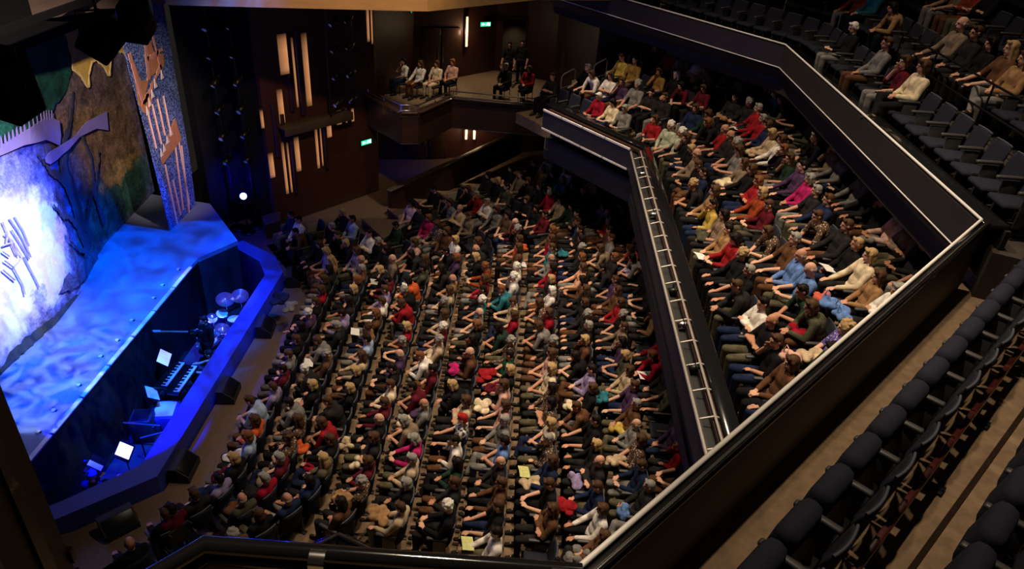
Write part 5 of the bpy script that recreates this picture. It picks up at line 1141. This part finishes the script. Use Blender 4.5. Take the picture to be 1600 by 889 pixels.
# ================================================================= STAGE LIGHTS, LAMPS, SIGNS
e = thing('moving_light', 'glowing blue moving-head light on stand beside the proscenium', 'stage light', (-9.25, 7.62, 0)); 
b = MB(); b.tube([(0, 0, 0.02), (0, 0, 1.1)], 0.03, 10); b.lathe([(0.001, 0.03), (0.25, 0.02), (0.25, 0), (0.001, 0)], (0, 0, 0), 18); b.build('stand', MT['black_metal'], e)
ax = Vector((0.45, -0.85, 0.35)).normalized(); MB().lathe([(0.001, -0.2), (0.12, -0.18), (0.15, 0.0), (0.14, 0.15), (0.11, 0.15)], (0, 0, 1.38), 18, ax).build('head', MT['black_metal'], e)
MB().lathe([(0.115, 0.14), (0.001, 0.155)], (0, 0, 1.38), 18, ax).build('lens', mat('blue_lens', (0.5, 0.6, 1), 0.2, emit=((0.25, 0.4, 1.0), 5)), e)
b = MB(); b.tube([(-0.17, -0.08, 1.38), (-0.17, -0.08, 1.12), (0.17, 0.08, 1.12), (0.17, 0.08, 1.38)], 0.02, 8); b.build('yoke', MT['black_metal'], e)
pl = bpy.data.lights.new('moving_light_glow', 'POINT'); pl.energy = 22; pl.color = (0.0, 0.012, 1.0); pl.shadow_soft_size = 0.12; po = bpy.data.objects.new('moving_light_glow', pl); COL.objects.link(po); po.location = Vector((-9.25, 7.62, 1.38)) + ax * 0.32
spot('moving_light_spill', (-8.9, 6.9, 2.0), (-9.9, 8.3, 1.5), 160, (0.0, 0.012, 1.0), 75, 1.0, 0.1)  # extra spot added to imitate the moving light's blue spill on the drape
# wall lamps: a dark fin in front, a warm strip that lights the wall behind it
FINS = [(0.60, 6.4, 5.14, 0.32, 1), (0.95, 6.25, 3.99, 0.07, 0), (1.40, 6.32, 3.94, 0.20, 1), (-0.40, 4.18, 3.57, 0.10, 1), (0.32, 4.71, 3.57, 0.20, 1), (-0.26, 2.69, 1.81, 0.18, 1), (0.22, 2.95, 1.07, 0.10, 0), (0.40, 2.9, 1.07, 0.06, 0), (0.75, 3.0, 1.76, 0.20, 1), (1.56, 3.18, 1.65, 0.10, 0), (1.74, 3.18, 1.7, 0.05, 0), (2.10, 3.2, 2.67, 0.20, 1), (2.55, 3.56, 3.04, 0.2, 1), (2.86, 3.56, 3.04, 0.06, 0), (3.12, 3.51, 3.02, 0.15, 1), (3.98, 6.9, 5.70, 0.10, 0), (4.14, 6.9, 5.6, 0.06, 0)]
for i, (u, z1, z0, wd, soft) in enumerate(sorted(FINS)):
    c = wallpt(u, (z0 + z1) / 2, 0.0); e = thing('wall_lamp', '%s warm vertical strip lamp on the dark side wall, %s from the stage end' % ('wide' if wd > 0.12 else 'thin', ORD[i]), 'wall lamp', c, WRZ, 'side wall strip lamps'); h = z1 - z0
    MB().box((0, -0.03, 0), (wd, 0.02, h), 0, 0.006).build('diffuser', MT['lamp_strip'], e); MB().box((0, -0.012, 0), (wd + 0.03, 0.02, h + 0.05), 0, 0.006).build('backplate', MT['dark_wood'], e)
FN = [(1.12, 6.5, 3.7, 0.16, 'purple'), (0.30, 3.9, 3.0, 0.12, ''), (0.02, 4.3, 2.5, 0.15, ''), (0.56, 3.1, 1.0, 0.12, ''), (1.90, 3.5, 1.55, 0.12, ''), (3.0, 3.6, 3.0, 0.06, ''), (0.72, 5.1, 3.9, 0.14, '')]
FIN = mat('fin_wood', (0.030, 0.013, 0.030), 0.4, noise_s=4, noise_a=0.3)
for i, (u, z1, z0, wd, _) in enumerate(sorted(FN)):
    e = tag(MB().box((0, 0, 0), (wd, 0.10, z1 - z0), 0, 0.01).build('wall_fin', FIN), 'dark upright fin between the strip lamps, ' + ORD[i] + ' from the stage end', 'wall fin', 'side wall fins'); e.location = wallpt(u, (z0 + z1) / 2, 0.06); e.rotation_euler = (0, 0, WRZ)
e = thing('lighting_boom_shelf', 'grey sloping plank ledge across the lit side wall', 'ledge', wallpt(1.5, 3.5, 0.2), WRZ); MB().box((0, 0, 0), (2.75, 0.45, 0.08), 0, 0.01).build('board', MT['parapet'], e); MB().box((0, -0.22, -0.1), (2.75, 0.03, 0.28), 0, 0.006).build('fascia', MT['parapet'], e)
for s in (-1.2, 0, 1.2): MB().beam((s, 0.18, -0.3), (s, -0.15, -0.05), 0.04, 0.04).build('bracket', MT['black_metal'], e)
def lantern(parent_label, loc, aim, size=1.0, grp='boom lanterns', m=None):
    l = thing('lantern', parent_label, 'stage light', loc, 0, grp); a = (Vector(aim) - Vector(loc)).normalized()
    MB().lathe([(0.001, -0.22 * size), (0.08 * size, -0.2 * size), (0.10 * size, 0.0), (0.085 * size, 0.22 * size), (0.07 * size, 0.22 * size)], (0, 0, 0), 14, a).build('housing', MT['black_metal'], l)
    MB().lathe([(0.072 * size, 0.20 * size), (0.001, 0.215 * size)], (0, 0, 0), 14, a).build('lens', m or MT['chrome'], l)
    MB().tube([(-0.11 * size, 0, 0), (-0.11 * size, 0, 0.16 * size), (0.11 * size, 0, 0.16 * size), (0.11 * size, 0, 0)], 0.01, 6).build('yoke', MT['black_metal'], l)
    return l
e = thing('lantern_ladder', 'black ladder frame of stage lanterns high on side wall', 'lighting frame', wallpt(2.45, 3.6, 0.45), WRZ)
for s in (-0.5, 0.5): MB().tube([(s, 0, 0), (s, 0, 3.6)], 0.03, 8).build('upright', MT['black_metal'], e)
for z in (0.3, 1.2, 2.1, 3.0): MB().tube([(-0.55, 0, z), (0.55, 0, z)], 0.024, 8).build('rung', MT['black_metal'], e)
k = 0
for z in (0.45, 1.35, 2.25, 3.1):
    for s in (-0.3, 0.28): lantern('dark stage lantern on the side wall ladder frame, %s counted upwards' % ORD[k], wallpt(2.45 + s, 3.6 + z, 0.62), (-10, 1, 2), 1.0, m=MT['white'] if k % 3 == 0 else None); k += 1
for bi, (x, y) in enumerate(((-9.1, 8.1), (-9.7, 7.85))):
    e = thing('lighting_boom', ['tall dark lighting boom pole nearest the lamp wall', 'tall dark lighting boom pole beside the painted leg'][bi], 'lighting boom', (x, y, 0)); MB().tube([(0, 0, 0.02), (0, 0, 8)], 0.035, 10).build('pole', MT['black_metal'], e); MB().lathe([(0.001, 0.05), (0.3, 0.03), (0.3, 0), (0.001, 0)], (0, 0, 0), 18).build('base', MT['black_metal'], e)
    for j in range(6): lantern('dark lantern on %s boom, %s counted upwards' % (['the lamp wall', 'the painted leg'][bi], ORD[j]), (x + 0.10, y - 0.18, 2.6 + j * 0.85), (-10.5, 0, 1), 1.15, m=MT['white'] if (j + bi) % 4 == 2 else None)
for i, (c, rz, lab) in enumerate(((Vector((-2.16, 17.85, 5.22)), 0.5, 'green lit exit sign above the box door'), (wallpt(3.65, 2.14, 0.06), WRZ, 'green lit exit sign low on the side wall'), (Vector((-4.95, 15.6, 6.0)), 1.1, 'tiny pale notice high on the wall behind box'))):
    e = thing('exit_sign', lab, 'sign', c, rz, None); W_, H_ = ((0.46, 0.17), (0.46, 0.17), (0.10, 0.16))[i]
    MB().box((0, 0, 0), (W_ + 0.04, 0.06, H_ + 0.04), 0, 0.01).build('casing', MT['black_metal'], e)
    MB().box((0, -0.034, 0), (W_, 0.01, H_)).build('panel', mat('green_exit_panel', (0.0, 0.3, 0.15), 0.4, emit=((0.02, 0.55, 0.26), 1.0 if i < 2 else 0.15)), e)
    if i < 2:
        wm = mat('white_exit_symbol', (0.9, 1, 0.95), 0.4, emit=((0.75, 1.0, 0.88), 1.8)); z = -0.042
        b = MB(); b.box((-0.08, z, 0.0), (0.10, 0.006, 0.03)); b.add([(-0.18, z, 0), (-0.12, z, 0.055), (-0.12, z, -0.055)], [(0, 1, 2), (2, 1, 0)]); b.build('arrow', wm, e)
        b = MB(); b.ell((0.085, z, 0.055), (0.016, 0.005, 0.016), 8); b.beam((0.08, z, 0.035), (0.06, z, -0.01), 0.006, 0.028); b.beam((0.06, z, -0.01), (0.09, z, -0.045), 0.006, 0.016); b.beam((0.06, z, -0.01), (0.025, z, -0.045), 0.006, 0.016); b.beam((0.08, z, 0.03), (0.035, z, 0.02), 0.006, 0.012); b.beam((0.08, z, 0.03), (0.115, z, 0.005), 0.006, 0.012); b.build('running_figure', wm, e)
        MB().box((0.17, z, 0), (0.06, 0.006, 0.12)).build('doorway_symbol', wm, e)
for i, (c, h, rz, lab) in enumerate((((-2.90, 17.2, 5.0), 1.25, 0.75, 'bright vertical wall lamp beside the box exit sign'), ((-2.62, 15.55, 1.35), 0.85, 0.27, 'left lamp of the bright pair under the box'), ((-2.28, 15.64, 1.35), 0.85, 0.27, 'right lamp of the bright pair under the box'))):
    e = thing('wall_lamp', lab, 'wall lamp', c, rz); MB().box((0, 0, 0), (0.16, 0.05, h), 0, 0.01).build('backplate', MT['dark_wood'], e); MB().box((0, -0.05, 0), (0.09, 0.05, h * 0.97), 0, 0.015).build('diffuser', MT['lamp_bright'], e)
    pl = bpy.data.lights.new('wall_lamp_light', 'POINT'); pl.energy = 9; pl.color = (1, 0.66, 0.35); pl.shadow_soft_size = 0.1; po = bpy.data.objects.new('wall_lamp_light', pl); COL.objects.link(po); po.location = Vector(c) + Vector((0.1, -0.3, 0))
spot('pit_blue_spot', (-9.0, -1.9, 7.6), (-8.62, -1.95, 0.3), 11000, (0.0, 0.006, 1.0), 27, 0.25, 0.03)
spot('pit_blue_spot', (-8.9, 3.0, 7.4), (-8.4, 3.0, -0.5), 9000, (0.03, 0.04, 1.0), 20, 0.4, 0.05)
spot('recess_blue_light', (-4.6, 13.2, 2.6), (-5.0, 14.2, 0), 30, (0.02, 0.05, 1.0), 70, 1.0, 0.1)
spot('box_downlight', (-0.8, 15.5, 10.0), (-1.6, 15.2, 3.1), 330, WARM, 60, 0.8, 0.2)
spot('box_downlight', (-3.4, 12.0, 9.5), (-4.0, 14.3, 3.9), 320, WARM, 34, 0.8, 0.2)  # unseen fill added to brighten the people at the box's left end
spot('door_downlight', (-0.8, 19.4, 5.3), (-0.9, 19.6, 3.1), 20, WARM, 90, 0.8, 0.1)
for i, (x, y, z) in enumerate(((-2.9, 16.0, 6.45), (-2.65, 16.0, 6.4))):
    l = lantern(['green-tinted spotlight glowing above the box', 'white spotlight glowing above the box'][i], (x, y, z), (-4, 0, 6), 0.8, None, mat(['pale_green_lens', 'pale_white_lens'][i], (0.8, 1, 0.9), 0.3, emit=(((0.5, 1, 0.7), (0.9, 0.95, 1.0))[i], 9)))
spot('bulkhead_uplight', (-2.0, 0.0, 13.0), (-5.0, 6.0, 9.0), 1100, (1.0, 0.66, 0.32), 50, 0.7, 0.2)
MT['speaker_black'] = mat('speaker_black', (0.004, 0.004, 0.005), 0.8, noise_s=8, noise_a=0.2, spec=0.1)
# hanging loudspeakers seen against the stage
for i, (c, rz, d, tilt, lab) in enumerate((((-5.49, -4.61, 9.61), 0.5, (0.42, 0.40, 0.46), 0.7, 'black square stage lantern hung before the golden arch'), ((-6.35, -5.34, 9.13), -0.2, (0.40, 0.46, 0.80), 0.15, 'large black loudspeaker hung before the painted leaves'), ((-5.13, -4.35, 9.82), 0.1, (0.3, 0.42, 0.52), 0.1, 'black loudspeaker hung beside the stage header'))):
    e = thing('hanging_speaker', lab, 'speaker', c, rz, None); b = MB(); b.box((0, 0, 0), d, 0, 0.03, tilt, 0.35 if i != 1 else 0.22); b.build('cabinet', MT['speaker_black'], e)
    MB().box((0.02, -d[1] / 2 - 0.012, 0), (d[0] * 0.8, 0.02, d[2] * 0.8), 0, 0.01, tilt * 0.9, 0.35 if i != 1 else 0.22).build('grille', MT['speaker_black'], e)
    MB().tube([(-d[0] / 2 - 0.02, 0, 0), (-d[0] / 2 - 0.02, 0, d[2] / 2 + 0.1), (d[0] / 2 + 0.02, 0, d[2] / 2 + 0.1), (d[0] / 2 + 0.02, 0, 0)], 0.016, 8).build('bracket', MT['black_metal'], e)
    MB().tube([(0, 0, d[2] / 2 + 0.1), (0, 0, 4.0)], 0.02, 8).build('hanger', MT['black_metal'], e)

# ================================================================= OTHER PEOPLE
def plain_chair(label, loc, rz, grp=None):
    c = thing('chair', label, 'chair', loc, rz, grp); p = SEAT_DOWN
    ob('backrest', p['backrest'], c); ob('seat_pad', p['pad'], c)
    for x in (-0.24, 0.2):
        for y in (-0.2, 0.2): MB().tube([(x, y, 0.005), (x, y, 0.40)], 0.014, 6).build('leg', MT['black_metal'], c)
for i, (x, y, rz, cl, hr, tr, lab) in enumerate(((-5.10, 14.35, 0.7, 'white', 'bob:dark', 'navy', 'person in white leaning at left end of box'), (-4.45, 14.05, 0.9, 'white', 'long:brown', 'brown', 'person in white and brown second in the box'), (-3.82, 14.2, 1.0, 'cream', 'bob:brown', 'cream', 'person in cream third in the box'), (-3.25, 14.6, 1.0, 'pink', 'bob:ginger', 'black', 'person in pink with red coat fourth in the box'), (-1.12, 14.6, 1.1, 'charcoal', 'short:grey', 'black', 'grey-haired person in dark suit alone in the box centre'), (-0.21, 14.5, 1.1, 'red', 'bob:brown', 'black', 'person in red jacket at right end of box'))):
    person((x, y, 3.095), rz, cl, hr, lab, 'people in the side box', pose=(5, 6, 0, 0, 0, 4)[i], trousers=tr); plain_chair('dark chair under the ' + lab, (x, y, 3.1), rz)
for i, (x, y, lab) in enumerate(((-1.05, 16.3, 'usher in black standing in the box doorway, lit face'), (-0.55, 16.7, 'second usher in black standing right in the box doorway'))):
    person((x, y, 3.1), 1.2, 'black', 'short:dark', lab, None, trousers='black', P=STAND)
# wheelchair users and stewards at the near front corner
def wheelchair(label, loc, rz):
    c = thing('wheelchair', label, 'wheelchair', loc, rz)
    MB().box((-0.02, 0, 0.46), (0.42, 0.44, 0.05), 0, 0.015).build('seat', MT['black'], c); MB().box((0.22, 0, 0.72), (0.03, 0.42, 0.42), 0, 0.01, 0.12).build('backrest', MT['black'], c)
    for s in (-1, 1):
        w_ = MB().tube([(0.10 + 0.29 * math.cos(a * PI / 12), s * 0.28, 0.30 + 0.29 * math.sin(a * PI / 12)) for a in range(25)], 0.014, 6, caps=False).build('wheel', MT['black_metal'], c)
        MB().tube([(0.10 + 0.25 * math.cos(a * PI / 12), s * 0.31, 0.30 + 0.25 * math.sin(a * PI / 12)) for a in range(25)], 0.008, 6, caps=False).build('push_rim', MT['chrome'], w_)
        for a in range(6): MB().tube([(0.10, s * 0.28, 0.30), (0.10 + 0.28 * math.cos(a * PI / 3), s * 0.28, 0.30 + 0.28 * math.sin(a * PI / 3))], 0.004, 4).build('spoke', MT['chrome'], w_)
        MB().tube([(0.26, s * 0.2, 0.9), (0.36, s * 0.2, 0.93)], 0.015, 6).build('handle', MT['armrest'], c); MB().tube([(-0.32, s * 0.18, 0.08 + 0.07 * math.sin(a * PI / 6)) if False else (-0.32 + 0.07 * math.cos(a * PI / 6), s * 0.18, 0.085 + 0.07 * math.sin(a * PI / 6)) for a in range(13)], 0.012, 6, caps=False).build('caster', MT['black_metal'], c)
        MB().tube([(-0.2, s * 0.2, 0.45), (-0.36, s * 0.2, 0.2), (-0.46, s * 0.14, 0.12)], 0.012, 6).build('footrest', MT['chrome'], c); MB().box((0.0, s * 0.24, 0.66), (0.32, 0.05, 0.03), 0, 0.01).build('armrest', MT['armrest'], c)
wheelchair('wheelchair at the near front corner of the stalls', (-6.05, -5.05, 0), -0.55)
person((-6.03, -5.04, 0.02), -0.55, 'maroon', 'short:dark', 'person in maroon with camera beside the front stalls row', pose=5, trousers='grey')
for i, (x, y, rz, cl, hr, lab) in enumerate(((-6.45, -5.75, -0.7, 'black', 'bald:ginger', 'bald person in black stretching legs at bottom left'), (-6.95, -6.45, -0.9, 'black', 'short:dark', 'dark-haired person in black at the bottom left corner'))):
    person((x, y, 0), rz, cl, hr, lab, None, pose=(6, 0)[i], trousers='charcoal'); plain_chair('dark chair under the ' + lab, (x, y, 0), rz)

# ================================================================= THINGS HELD AND LAID ON LAPS
def programme(loc, rz, label, col):
    e = thing('programme', label, 'programme', loc, rz, 'programmes on laps'); m = MT['white'] if col == 'w' else mat('yellow_green_cover', (0.55, 0.55, 0.20), 0.6, noise_s=25, noise_a=0.5)
    for s in (-1, 1): MB().box((0, s * 0.075, 0), (0.22, 0.15, 0.008), 0, 0, 0.25, s * -0.12).build('page', m, e)
def lap_coat(loc, col, label, r=0.2, kind='coat'):
    o = ob(kind, lap_mesh(label, r, kind)); o.location = loc; o.color = (*CLOTH[col], 1); tag(o, label, kind, kind + 's on laps')
for i, (x, y, z, rz, c, lab) in enumerate(PROG): programme((x, y, z), rz, lab, c)
for x, y, z, c, r, kind, lab in COATS: lap_coat((x, y, z), c, lab, r, kind)
